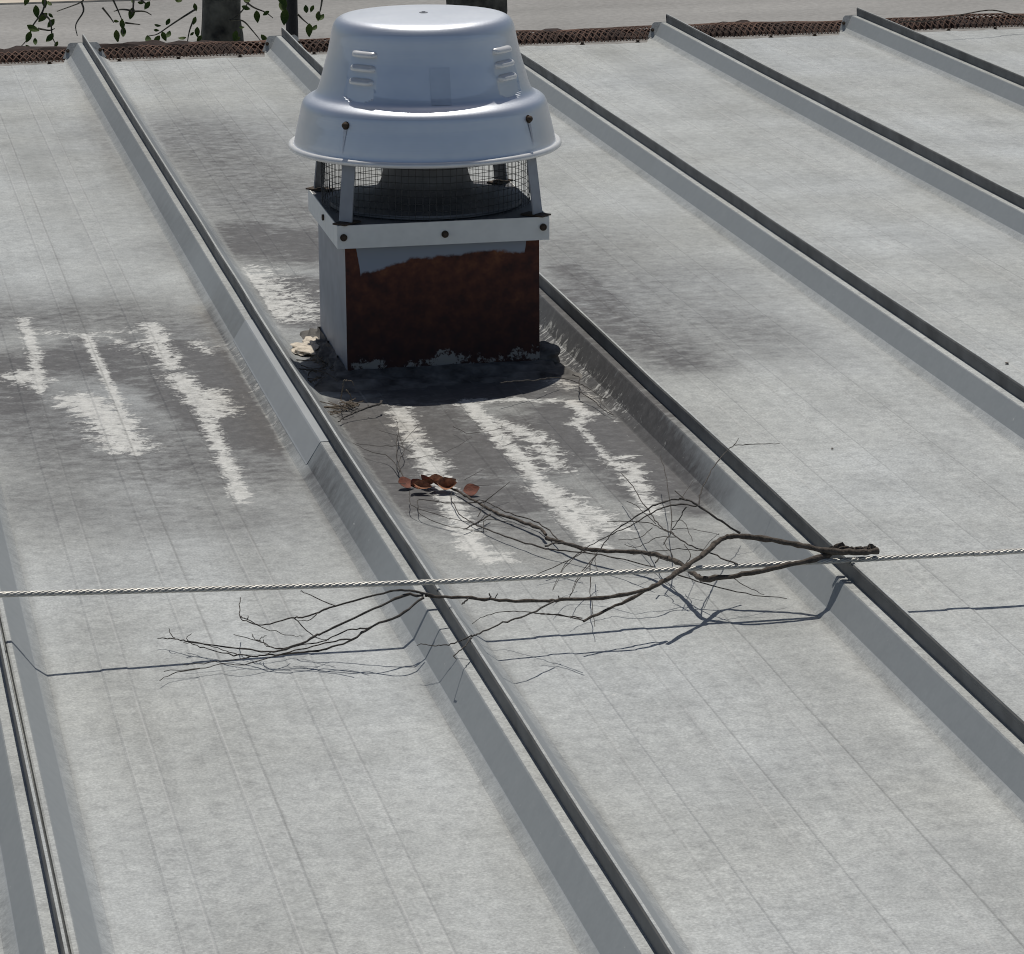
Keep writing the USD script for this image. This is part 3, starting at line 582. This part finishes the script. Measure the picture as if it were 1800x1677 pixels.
# ---------------------------------------------------------------- wire rope
cpx = [(-40, 1046.5), (0, 1045), (380, 1035), (760, 1023), (1130, 1004), (1500, 984), (1800, 968), (1840, 965.5)]
zc = lambda x: np.interp(x, [-.05, 0, .3, .61, .9, 1.22, 1.55], [.112, .109, .095, .0835, .077, .0745, .0745])
cpts = []
for x, y in cpx:
    w = at(x, y, .09)
    for _ in range(5): w = at(x, y, float(zc(w[0])))
    cpts.append(w)
d0 = cpts[1] - cpts[0]; d1 = cpts[-1] - cpts[-2]
cpts = [cpts[0] - d0 / np.linalg.norm(d0) * .9] + cpts + [cpts[-1] + d1 / np.linalg.norm(d1) * 1.5]
cl = smooth_line(cpts, 60); ds = np.concatenate([[0], np.cumsum(np.linalg.norm(np.diff(cl, axis=0), axis=1))]); tt = np.arange(0, ds[-1], .0035)
cl = np.stack([np.interp(tt, ds, cl[:, i]) for i in range(3)], 1)
rope = thing("wire_rope", "stranded steel wire rope stretched across the roof ribs in the foreground", "cable")
T = np.gradient(cl, axis=0); T /= np.linalg.norm(T, axis=1, keepdims=True); N_ = np.cross(T, [0, 0, 1.0]); N_ /= np.linalg.norm(N_, axis=1, keepdims=True); B_ = np.cross(N_, T)
for k in range(6):
    a = 2 * math.pi * (tt / .062 + k / 6)
    obj("strand", tube(cl + .0026 * (np.cos(a)[:, None] * N_ + np.sin(a)[:, None] * B_), .00155, 6), M_STEEL, rope, smooth=True)
obj("core", tube(cl[::4], .0018, 6), M_DARKSTEEL, rope)

# ---------------------------------------------------------------- fallen branch
Z6 = lambda L: [(950 + x / 2.769, 740 + y / 2.769) for x, y in L]
Z5 = lambda L: [(550 + x / 3.0, 650 + y / 3.0) for x, y in L]
Z7 = lambda L: [(250 + x / 2.769, 980 + y / 2.769) for x, y in L]
Z8 = lambda L: [(660 + x / 8.385, 960 + y / 8.385) for x, y in L]
br = thing("fallen_branch", "dead bare twiggy branch lying over the wire rope and ribs", "branch")
def twig(px, zs, r0, r1, name="twig", mat_=None, parent=None, jit=.0012, sides=6):
    px = np.asarray(px, float); t = np.concatenate([[0], np.cumsum(np.hypot(*np.diff(px, axis=0).T))]); t /= t[-1]
    zz = np.interp(t, np.linspace(0, 1, len(zs)), zs)
    W = smooth_line([at(x, y, z) for (x, y), z in zip(px, zz)], 5)
    if len(W) > 4: W[1:-1] += rng.normal(0, jit * .5, (len(W) - 2, 3))
    u = np.linspace(0, 1, len(W)); r = .88 * (r0 + (r1 - r0) * u)
    r = r * (1 + .16 * rng.normal(0, 1, len(W)).clip(-1, 1.5) * (1 if r0 > .002 else .5))
    return obj(name, tube(W, r, sides), mat_ or M_BARK, parent if parent is not None else br, smooth=60)
A1 = Z6([(1640, 632), (1560, 640), (1400, 632), (1250, 602), (1100, 575), (960, 562), (880, 575), (800, 645), (690, 720), (610, 775)])
twig(A1, [.086, .088, .09, .093, .098, .10, .094, .088, .084], .0052, .0040, "limb", M_BARK2, sides=8)
twig(Z6([(610, 775), (500, 825), (300, 860), (100, 872), (0, 876)]) + Z5([(980, 1215), (800, 1200), (640, 1195), (590, 1190)]), [.080, .070, .070, .080, .092], .0034, .0022, "limb", M_BARK2)
twig(Z6([(610, 775), (450, 860), (320, 920), (210, 975)]), [.080, .060, .045], .0029, .0022, "limb", M_BARK2)
B1 = Z6([(1440, 640), (1330, 672), (1200, 700), (1050, 735), (940, 752), (800, 770), (750, 745), (690, 700), (620, 670), (560, 650), (480, 640), (300, 630), (200, 620), (100, 590), (30, 570)])
twig(B1, [.083, .076, .066, .050, .034, .022, .014], .0050, .0032, "limb", M_BARK2, sides=8)
twig(Z5([(1230, 870), (1200, 840), (1100, 800), (1000, 765), (930, 735), (850, 690), (760, 640), (690, 610)]), [.013, .011, .009, .008, .007], .0030, .0018, "limb", M_BARK2)
# bark scraps at the broken butt
for k in range(9):
    c = at(1462 + 9 * k + rng.uniform(-4, 4), 966 + rng.uniform(-5, 4), .088); m_ = trimesh.creation.icosphere(1, rng.uniform(.0035, .0065)); m_.apply_scale((1.6, .9, rng.uniform(.6, 1.1))); m_.vertices += rng.normal(0, .0012, m_.vertices.shape); m_.apply_translation(c); obj("bark_flake", m_, M_BARK2, br)
TW = [  # left fan of twigs
    (Z7([(1420, 186), (1280, 160), (1180, 172), (940, 235), (860, 265), (780, 290), (730, 292), (600, 325), (530, 320), (475, 285), (478, 195)]), [.092, .10, .085, .07, .055, .05, .06], .0019, .0007),
    (Z7([(735, 292), (840, 385), (910, 402)]), [.065, .045, .03], .0009, .0005), (Z7([(480, 290), (600, 345), (720, 380), (790, 382)]), [.05, .03, .02], .0008, .0004), (Z7([(940, 235), (800, 175), (770, 163)]), [.08, .085, .09], .0009, .0005), (Z7([(860, 268), (820, 300), (760, 308)]), [.07, .06], .0009, .0006), (Z7([(475, 285), (510, 300), (515, 283)]), [.05, .055], .0008, .0006),
    (Z7([(1370, 185), (1280, 185), (1130, 250), (900, 355), (840, 385), (720, 440), (620, 460), (500, 445), (260, 415), (200, 405), (135, 395), (75, 393)]), [.092, .09, .075, .05, .035, .022, .02, .02, .015], .0023, .0008),
    (Z7([(720, 440), (640, 440), (580, 410), (445, 375)]), [.022, .03, .03, .025], .0011, .0006), (Z7([(580, 410), (545, 395), (535, 372)]), [.03, .035], .0008, .0005), (Z7([(570, 405), (580, 390), (605, 378)]), [.03, .035], .0008, .0005), (Z7([(260, 415), (215, 395), (240, 370)]), [.02, .03], .0008, .0005), (Z7([(160, 398), (140, 375), (130, 345)]), [.02, .03], .0009, .0005), (Z7([(640, 440), (600, 425), (590, 400)]), [.03, .03], .0009, .0006),
    (Z7([(1370, 195), (1250, 280), (1100, 345), (1030, 395), (900, 445), (790, 460), (620, 475), (540, 480), (420, 470), (300, 440), (215, 410)]), [.092, .075, .05, .03, .02, .018, .015, .015], .0021, .0007),
    (Z7([(1100, 345), (1000, 355), (870, 410), (760, 430), (650, 455), (600, 470)]), [.06, .045, .03, .02], .0013, .0006), (Z7([(1030, 395), (940, 405), (800, 440), (660, 475), (500, 520), (390, 520), (280, 540), (105, 555)]), [.05, .035, .02, .015, .012, .01], .0013, .0006), (Z7([(280, 540), (150, 565), (85, 600)]), [.012, .01], .0009, .0005), (Z7([(560, 480), (430, 500), (300, 515), (200, 520)]), [.015, .012], .0009, .0005), (Z7([(460, 470), (380, 445), (290, 420), (200, 412)]), [.018, .02], .0008, .0005),
    # spurs
    (Z5([(930, 1212), (938, 1195), (930, 1180)]), [.088, .095], .0013, .0009), (Z5([(820, 1205), (800, 1225), (785, 1237)]), [.09, .085], .0015, .0011), (Z5([(1300, 1210), (1295, 1192)]), [.084, .088], .0013, .0009), (Z5([(960, 1205), (975, 1180)]), [.088, .095], .0009, .0007),
    (Z5([(1270, 1222), (1120, 1300), (1000, 1335), (880, 1390), (840, 1405)]) + Z8([(1390, 1380), (1300, 1500), (1150, 1620)]), [.084, .082, .080, .076, .07], .0015, .0009), (Z8([(1420, 1310), (1200, 1420), (1000, 1460), (850, 1465), (680, 1445), (610, 1462)]), [.078, .065, .055, .05], .0011, .0005), (Z8([(1150, 1620), (1190, 1660)]), [.07, .07], .001, .0008),
    (Z5([(1420, 1310), (1300, 1295), (1150, 1280), (1010, 1275), (900, 1300), (840, 1340)]), [.07, .06, .05, .045], .0010, .0005), (Z6([(210, 972), (100, 945), (0, 940)]), [.07, .065], .0011, .0009),
    # arch
    (Z6([(970, 545), (860, 475), (770, 415), (710, 385), (640, 385), (560, 410), (500, 445), (430, 490), (350, 545), (290, 625), (240, 700), (180, 780), (140, 860)]), [.098, .13, .15, .15, .13, .10, .07, .045], .0021, .0006), (Z6([(760, 415), (690, 405), (600, 420), (520, 460), (440, 510), (330, 560), (220, 620), (120, 700), (60, 820)]), [.14, .14, .12, .09, .06, .04], .0014, .0005),
    (Z6([(770, 415), (780, 350), (820, 260), (880, 170), (945, 115), (965, 85)]), [.15, .16, .16, .155], .0013, .0006), (Z6([(945, 118), (1040, 113), (1165, 110)]), [.157, .15], .0009, .0005), (Z6([(710, 388), (655, 340)]), [.15, .155], .0011, .0008), (Z6([(680, 385), (745, 290)]), [.15, .14], .0006, .0004),
    (Z6([(395, 255), (450, 320), (500, 400), (560, 480), (600, 530), (640, 545), (720, 600), (830, 645), (960, 697)]), [.05, .06, .07, .08, .085, .08], .0008, .0013), (Z6([(585, 165), (610, 260), (630, 380), (640, 520), (600, 600)]), [.06, .07, .075, .07], .0006, .0010), (Z6([(710, 420), (680, 470), (640, 530)]), [.14, .10], .0011, .0007), (Z6([(325, 490), (420, 488), (540, 500), (580, 520), (650, 550)]), [.05, .065, .075], .0006, .0010), (Z6([(380, 578), (480, 570), (545, 520)]), [.05, .06], .0005, .0007), (Z6([(410, 600), (470, 615), (560, 570), (660, 565)]), [.05, .06], .0005, .0008), (Z6([(640, 490), (700, 490), (740, 585)]), [.07, .06], .0007, .0005), (Z6([(640, 530), (720, 525), (860, 550)]), [.07, .06], .0007, .0004), (Z6([(420, 390), (480, 420), (560, 500)]), [.06, .07], .0005, .0008), (Z6([(450, 650), (640, 625), (790, 630)]), [.055, .07], .0006, .0008), (Z6([(700, 600), (730, 660), (700, 700)]), [.07, .06], .0007, .0008), (Z6([(600, 590), (640, 650), (640, 670)]), [.07, .06], .0006, .0009), (Z6([(790, 630), (850, 560), (870, 548)]), [.08, .06], .0006, .0004), (Z6([(560, 690), (580, 670), (620, 680)]), [.05, .05], .0014, .001),
    (Z6([(640, 740), (800, 790), (1000, 838), (1200, 865)]), [.07, .05, .03, .012], .0013, .0006), (Z6([(940, 765), (1010, 810), (1090, 845)]), [.05, .03], .0007, .0005),  # first twig is added to stand in for the limb's cast shadow
    # along the lower limb
    (Z5([(1300, 905), (1210, 820), (1100, 775), (1000, 740), (900, 690), (850, 695)]), [.014, .013, .012, .010], .0013, .0007), (Z5([(1230, 945), (1050, 890), (900, 835), (830, 800), (770, 760), (735, 690), (730, 650)]), [.014, .012, .009, .007, .006], .0015, .0007), (Z5([(935, 762), (870, 805), (795, 840)]), [.012, .009], .0016, .0012), (Z5([(910, 695), (850, 702), (700, 700), (560, 682), (555, 720), (570, 770), (700, 820), (850, 850), (920, 850)]), [.012, .012, .012, .008, .006, .005], .0010, .0005), (Z5([(510, 640), (520, 710), (640, 760), (830, 805)]), [.02, .018, .02], .0007, .0006), (Z5([(900, 830), (915, 790), (1050, 805)]), [.009, .009], .0007, .0005), (Z5([(900, 700), (1040, 590)]), [.012, .03], .0010, .0005), (Z5([(870, 775), (910, 700)]), [.01, .016], .0009, .0006), (Z5([(1225, 930), (1300, 912), (1420, 935)]), [.048, .05], .0016, .0014), (Z5([(1230, 945), (1400, 960), (1600, 990), (1800, 1040)]), [.014, .025, .035], .0013, .0010), (Z5([(1450, 950), (1320, 1020), (1180, 1080)]), [.03, .015], .0009, .0006), (Z5([(1500, 975), (1400, 1090), (1355, 1195)]), [.05, .03], .0009, .0005), (Z5([(1390, 975), (1320, 1060), (1265, 1165)]), [.05, .02], .0007, .0004), (Z6([(240, 690), (243, 780), (248, 880), (265, 1000)]), [.05, .04, .03, .02], .0010, .0005), (Z6([(265, 640), (268, 690), (278, 730)]), [.045, .04], .0007, .0005),
    # tip beside the brown leaves
    (Z5([(480, 578), (450, 490), (440, 400), (452, 330), (440, 270)]), [.010, .018, .02, .022], .0011, .0006), (Z5([(470, 545), (400, 460), (300, 430), (210, 385)]), [.012, .014, .014], .0009, .0004), (Z5([(452, 490), (480, 420), (455, 340)]), [.016, .02], .0008, .0005), (Z5([(455, 400), (350, 402), (230, 388)]), [.016, .016], .0006, .0004), (Z5([(455, 350), (350, 320)]), [.018, .018], .0005, .0003), (Z5([(450, 395), (520, 435)]), [.016, .014], .0006, .0004), (Z5([(465, 390), (560, 290)]), [.016, .018], .0005, .0003), (Z5([(490, 600), (390, 600)]), [.018, .015], .0005, .0003), (Z5([(850, 612), (930, 608)]), [.02, .02], .0005, .0003), (Z5([(740, 300), (830, 335), (980, 312), (1000, 285)]), [.012, .015, .02], .0006, .0004), (Z5([(490, 470), (600, 455), (720, 425), (840, 355)]), [.012, .012, .012], .0005, .0003), (Z5([(800, 580), (900, 525)]), [.012, .012], .0005, .0003)]
for px, zs, r0, r1 in TW: twig(px, zs, r0, r1)

# ---------------------------------------------------------------- dead leaves, twigs, scraps
def leaf_mesh(L, W, curl=.25, fold=.25, n=9):
    V, F = [], []
    for i, t in enumerate(np.linspace(0, 1, n)):
        w = W * (math.sin(math.pi * min(1, t * .97 + .015)) ** .8) * (1.15 - .45 * t)
        for e in (-1, -.5, 0, .5, 1): V.append((L * (t - .5), w * e, L * curl * (t - .5) ** 2 * 2 + fold * w * abs(e)))
    for i in range(n - 1):
        for j in range(4): a = i * 5 + j; F += [[a, a + 5, a + 6], [a, a + 6, a + 1]]
    V = np.array(V); k = len(V); V2 = V - [0, 0, .0006]; F = np.array(F)
    return trimesh.Trimesh(np.vstack([V, V2]), np.vstack([F, F[:, ::-1] + k]), process=False)
def place(m, p, rx, ry, rz):
    m = m.copy(); m.apply_transform(trimesh.transformations.euler_matrix(rx, ry, rz)); m.apply_translation(p); return m
for (x, y), z, L, W, r, lb, mt, cu in (((490 / 3 + 550, 602 / 3 + 650), .019, .028, .015, (.5, .1, .2), "reddish brown dead leaf at the left end of the curled leaf bundle", M_DEADLEAF, .3), ((838 / 3 + 550, 637 / 3 + 650), .019, .027, .014, (.6, -.2, -.1), "reddish brown dead leaf at the right end of the branch tip", M_DEADLEAF, .3)):
    tag(obj("dead_leaf", place(leaf_mesh(L, W, cu), at(x, y, z - .011), *r), mt, smooth=60), lb, "leaf", None)
cb = thing("curled_leaf", "curled clump of crumpled brown dead leaves between two flat red leaves", "leaf")
for k in range(9):
    t = k / 8; p = at(550 + (530 + 205 * t) / 3, 650 + (608 + 12 * math.sin(t * 9)) / 3, .007 + .006 * rng.random())
    obj("leaf_fold", place(leaf_mesh(rng.uniform(.022, .034), rng.uniform(.008, .014), rng.uniform(.4, 1.0), .9), p, rng.uniform(-1.2, 1.2), rng.uniform(-.5, .5), rng.uniform(-.6, .6)), M_DEADLEAF2 if k % 3 else M_DEADLEAF, cb, smooth=60)
def lone(px, zs, r0, r1, label, spurs=(), rt=M_BARK):
    t = thing("dead_twig", label, "twig"); twig(px, zs, r0, r1, "stem", rt, t)
    for q, zz, a, b in spurs: twig(q, zz, a, b, "spur", rt, t)
C2 = lambda L: [(480 + x / 8.385, 560 + y / 8.385) for x, y in L]
C4 = lambda L: [(880 + x / 8.385, 560 + y / 8.385) for x, y in L]
lone(C2([(1610, 1215), (1560, 1260), (1400, 1310), (1200, 1390), (1050, 1450), (960, 1520)]), [.022, .018, .012, .01], .0022, .0014, "dark crooked twig lying before the curb's left corner", [(C2([(1410, 1310), (1400, 1270)]), [.016, .02], .0014, .001)])
lone(C2([(1090, 905), (1040, 935), (1025, 1040), (1005, 1185)]), [.065, .06, .04, .02], .0014, .0011, "pale grey twig hanging upright at the curb's left front corner", [(C2([(1100, 920), (1150, 915), (1190, 985)]), [.062, .06, .05], .001, .0008), (C2([(1080, 1050), (1130, 1120), (1180, 1230)]), [.045, .03, .015], .0012, .0009)], M_LITTER)
lone(C2([(420, 690), (640, 760), (800, 810), (960, 930)]), [.02, .03, .03, .025], .0013, .0009, "thin brown twig in the shade left of the curb")
lone(C4([(0, 945), (250, 920), (520, 905), (720, 875), (960, 885), (1160, 960), (1230, 985), (1350, 1060), (1480, 1160), (1560, 1180)]), [.045, .04, .03, .018, .012, .012], .0013, .0007, "long thin twig trailing right from the curb's right foot", [(C4([(1060, 830), (1160, 860), (1155, 950), (1165, 1070), (1250, 1130), (1400, 1230), (1500, 1330), (1660, 1420)]), [.02, .018, .015, .01, .008], .0013, .0008), (C4([(1460, 1180), (1500, 1260), (1640, 1390)]), [.01, .008], .0007, .0005)])
lt = []
for k in range(46):
    c = C2([(lambda v: (v, rng.uniform(1240, 1240 + 240 * (1 - (v - 760) / 460))))(rng.uniform(800, 1220))])[0] if k < 24 else C2([(rng.uniform(500, 900), rng.uniform(560, 980))])[0]
    p = at(c[0], c[1], .005 + .006 * rng.random()); a = rng.uniform(0, 6.28); L = rng.uniform(.006, .03); d = np.array([math.cos(a) * L, math.sin(a) * L, rng.uniform(-.003, .006)])
    lt.append(tube(smooth_line([p - d, p + rng.normal(0, .003, 3), p + d], 3), rng.uniform(.0006, .0014), 4))
tag(obj("leaf_litter", cat_(lt), M_LITTER), "scatter of fine twig and leaf litter caught left of the curb", "debris", None, "stuff")
for (x0, y0, sx_, sy_, lb) in ((535, 612, .022, .045, "larger pale cream bark scrap beside the seam left of the curb"), (551, 603, .016, .040, "smaller pale cream bark scrap touching the curb's left side")):
    m_ = trimesh.creation.icosphere(3, 1.0); m_.vertices *= (1 + .9 * (meshkit.noise(m_.vertices * 2.3 + x0, 5) - .5))[:, None]; m_.apply_scale((sx_, sy_, .007)); m_.apply_translation(at(x0, y0, .006))
    tag(obj("bark_scrap", m_, M_CHIP, smooth=50), lb, "bark")
m_ = trimesh.creation.icosphere(2, 1.0); m_.apply_scale((.009, .012, .003)); m_.vertices += 0
for (x, y, z, s_, lb) in ((1770, 638, .003, .4, "tiny dark scrap on the panel at the far right edge"), (1463, 788, .002, .25, "tiny dark speck on the panel right of the branch")):
    q = m_.copy(); q.apply_scale(s_); q.apply_translation(at(x, y, z)); tag(obj("scrap", q, M_BARK2, smooth=50), lb, "scrap")

# ---------------------------------------------------------------- trees and pole beyond the eave
TY = 14.0
def green_leaf(L): return leaf_mesh(L, L * .30, .25, .18, 7)
def tree(label, px, dia, lean, seed, crown_r):
    base = atY(px, 40, TY); r_ = np.random.default_rng(seed)
    t = thing("tree", label, "tree", (base[0], TY, GZ))
    n = 14; Zs = np.linspace(0, 5.4, n); V = [(lean * (z - 3.0) * .05 + .03 * math.sin(z * 1.7 + seed), .03 * math.cos(z * 1.3), z) for z in Zs]
    tr = tube(smooth_line(V, 6), np.interp(np.linspace(0, 1, (n - 1) * 6 + 1), [0, .08, .5, 1], [dia * .75, dia * .56, dia * .5, dia * .3]), 20)
    tv = tr.vertices; tr.vertices += (meshkit.noise(tv * np.array([26, 26, 7]), seed) - .5)[:, None] * np.array([dia * .22, dia * .22, 0])
    obj("trunk", tr, M_TRUNK, t, smooth=60)
    tips = []
    for k in range(9):
        a = k * 2.4 + seed; h = 4.0 + .16 * k; q = [np.array([0, 0, h]), np.array([.5 * math.cos(a), .5 * math.sin(a), h + .5]), np.array([crown_r * .75 * math.cos(a), crown_r * .75 * math.sin(a), h + .9 + .2 * r_.random()])]
        obj("limb", tube(smooth_line(q, 5), np.linspace(dia * .18, .012, 11), 7), M_TRUNK, t); tips.append(q)
    lv = green_leaf(.06); LV, LF, o = [], [], 0
    for k in range(1500):
        q = tips[r_.integers(9)]; s_ = r_.random() ** .6; c = q[0] * (1 - s_) ** 2 + 2 * s_ * (1 - s_) * q[1] + s_ * s_ * q[2] + r_.normal(0, .34, 3) + [0, 0, .12]
        m_ = trimesh.transformations.euler_matrix(*r_.uniform(-1.2, 1.2, 2), r_.uniform(0, 6.28))[:3, :3]; v = (lv.vertices[:35]) @ m_.T * r_.uniform(.7, 1.2) + c
        LV.append(v); LF.append(lv.faces[:48] + o); o += 35
    obj("crown", trimesh.Trimesh(np.vstack(LV), np.vstack(LF), process=False), M_TREELEAF, t, kind="stuff")
    return t, base
t1, b1 = tree("tree with dark trunk and hanging leafy twigs left of the fan", 377, .172, .3, 3, 1.5)
t2, b2 = tree("thicker dark tree trunk just showing above the fan hood", 832, .27, -.2, 8, 1.6)
def rel(x, y, Y, b): w = atY(x / 3.0, y / 3.0, Y); return w - np.array([b[0], TY, GZ])
SP = [((430, -20), (430, 10), (300, 60)), ((430, 10), (440, 60), (400, 130), (408, 190)), ((590, -15), (620, 50), (645, 110)), ((1030, 50), (950, 100), (890, 140), (830, 180), (780, 190)), ((1025, 95), (1000, 160), (985, 240)), ((1210, 105), (1280, 110), (1330, 160), (1375, 215)), ((1215, 110), (1255, 80), (1290, 40), (1330, -15)), ((1290, 5), (1340, 40), (1400, 65), (1440, 95)), ((1700, -10), (1690, 50), (1680, 80)), ((1570, 75), (1600, 105), (1630, 130)), ((240, -10), (225, 60), (170, 140), (150, 200), (95, 262)), ((225, 70), (265, 110), (275, 190), (295, 235)), ((200, 150), (260, 160), (290, 150)), ((705, -10), (700, 60), (690, 80)), ((730, -10), (770, 20), (785, 40)), ((690, 55), (640, 50), (600, 60)), ((690, 60), (760, 60), (800, 80)), ((660, 120), (700, 125), (740, 130)), ((645, 100), (640, 130), (650, 190)), ((540, 40), (580, 90), (600, 120))]
for s_ in SP: obj("twig", tube(smooth_line([rel(x, y, TY - .15, b1) for x, y in s_], 4), np.linspace(.0045, .0018, (len(s_) - 1) * 4 + 1), 5), M_TRUNK, t1)
LP = [(140, 5, 14, 2.0), (235, 15, 15, 1.5), (262, 22, 12, 1.2), (192, 62, 18, 1.5), (225, 92, 18, 2.4), (268, 82, 9, .8), (268, 125, 16, 2.3), (175, 152, 19, .5), (150, 196, 17, 2.0), (186, 222, 12, 1.6), (262, 202, 17, 2.3), (296, 235, 10, 2.1), (100, 262, 10, .6), (150, 250, 10, .7), (120, 265, 9, 1.6), (693, 72, 18, 1.9), (742, 15, 9, .2), (775, 30, 14, 2.2), (702, 10, 10, 1.5), (613, 112, 8, .2), (645, 130, 15, 1.5), (650, 172, 16, 1.7), (616, 190, 17, 1.5), (783, 215, 18, 1.5), (826, 210, 15, 2.2), (865, 192, 15, 1.2), (888, 185, 14, 2.0), (885, 118, 12, 2.1), (832, 136, 10, .3), (825, 160, 8, .1), (960, 203, 12, 3.1), (1300, 3, 12, .5), (1297, 42, 13, .4), (1355, 87, 18, 1.5), (1402, 70, 11, 2.6), (1275, 145, 8, 0.), (1492, 32, 24, 1.8), (1500, 90, 24, 1.7), (1486, -5, 22, 1.2), (1614, 52, 14, 1.6), (1645, 46, 11, 2.0), (1678, 88, 15, 1.7), (1694, 95, 14, 2.2), (1630, 158, 20, 1.6), (1658, 150, 13, 2.2), (1395, 205, 15, .9), (1392, 230, 9, 2.2), (1040, 170, 15, 1.6), (1025, 110, 12, 1.9), (1240, 188, 16, 1.8), (1228, 140, 13, 1.2), (1222, 60, 12, 1.6), (1030, 40, 12, 1.4), (1050, 205, 12, 2.2), (1250, 205, 10, 2.6), (1012, 180, 8, 2.4), (620, 225 - 12, 8, 1.5), (940, 5, 10, .3), (950, 2, 8, 2.8)]
for i, (x, y, L, a) in enumerate(LP):
    lm = leaf_mesh(.0022 * L * 1.3, .0022 * L * .36, .3, .15, 7)
    R = trimesh.transformations.euler_matrix(rng.uniform(-.6, .6) + math.pi / 2 - .5, 0, 0); lm.apply_transform(trimesh.transformations.euler_matrix(0, 0, -a)); lm.apply_transform(R)
    lm.apply_translation(rel(x, y, TY - .15 + rng.uniform(-.12, .12), b1)); obj("leaf", lm, M_TREELEAF, t1)
pb = atY(513, 30, 14.6)
pole = thing("pole", "thin black metal pole standing beyond the gutter beside the tree", "pole", (pb[0], 14.6, GZ))
obj("shaft", move(trimesh.creation.cylinder(.0265, 4.2, sections=20), 0, 0, 2.1), M_POLE, pole); obj("base_plate", move(trimesh.creation.cylinder(.09, .02, sections=20), 0, 0, .01), M_POLE, pole); obj("finial", move(trimesh.creation.icosphere(2, .035), 0, 0, 4.22), M_POLE, pole)
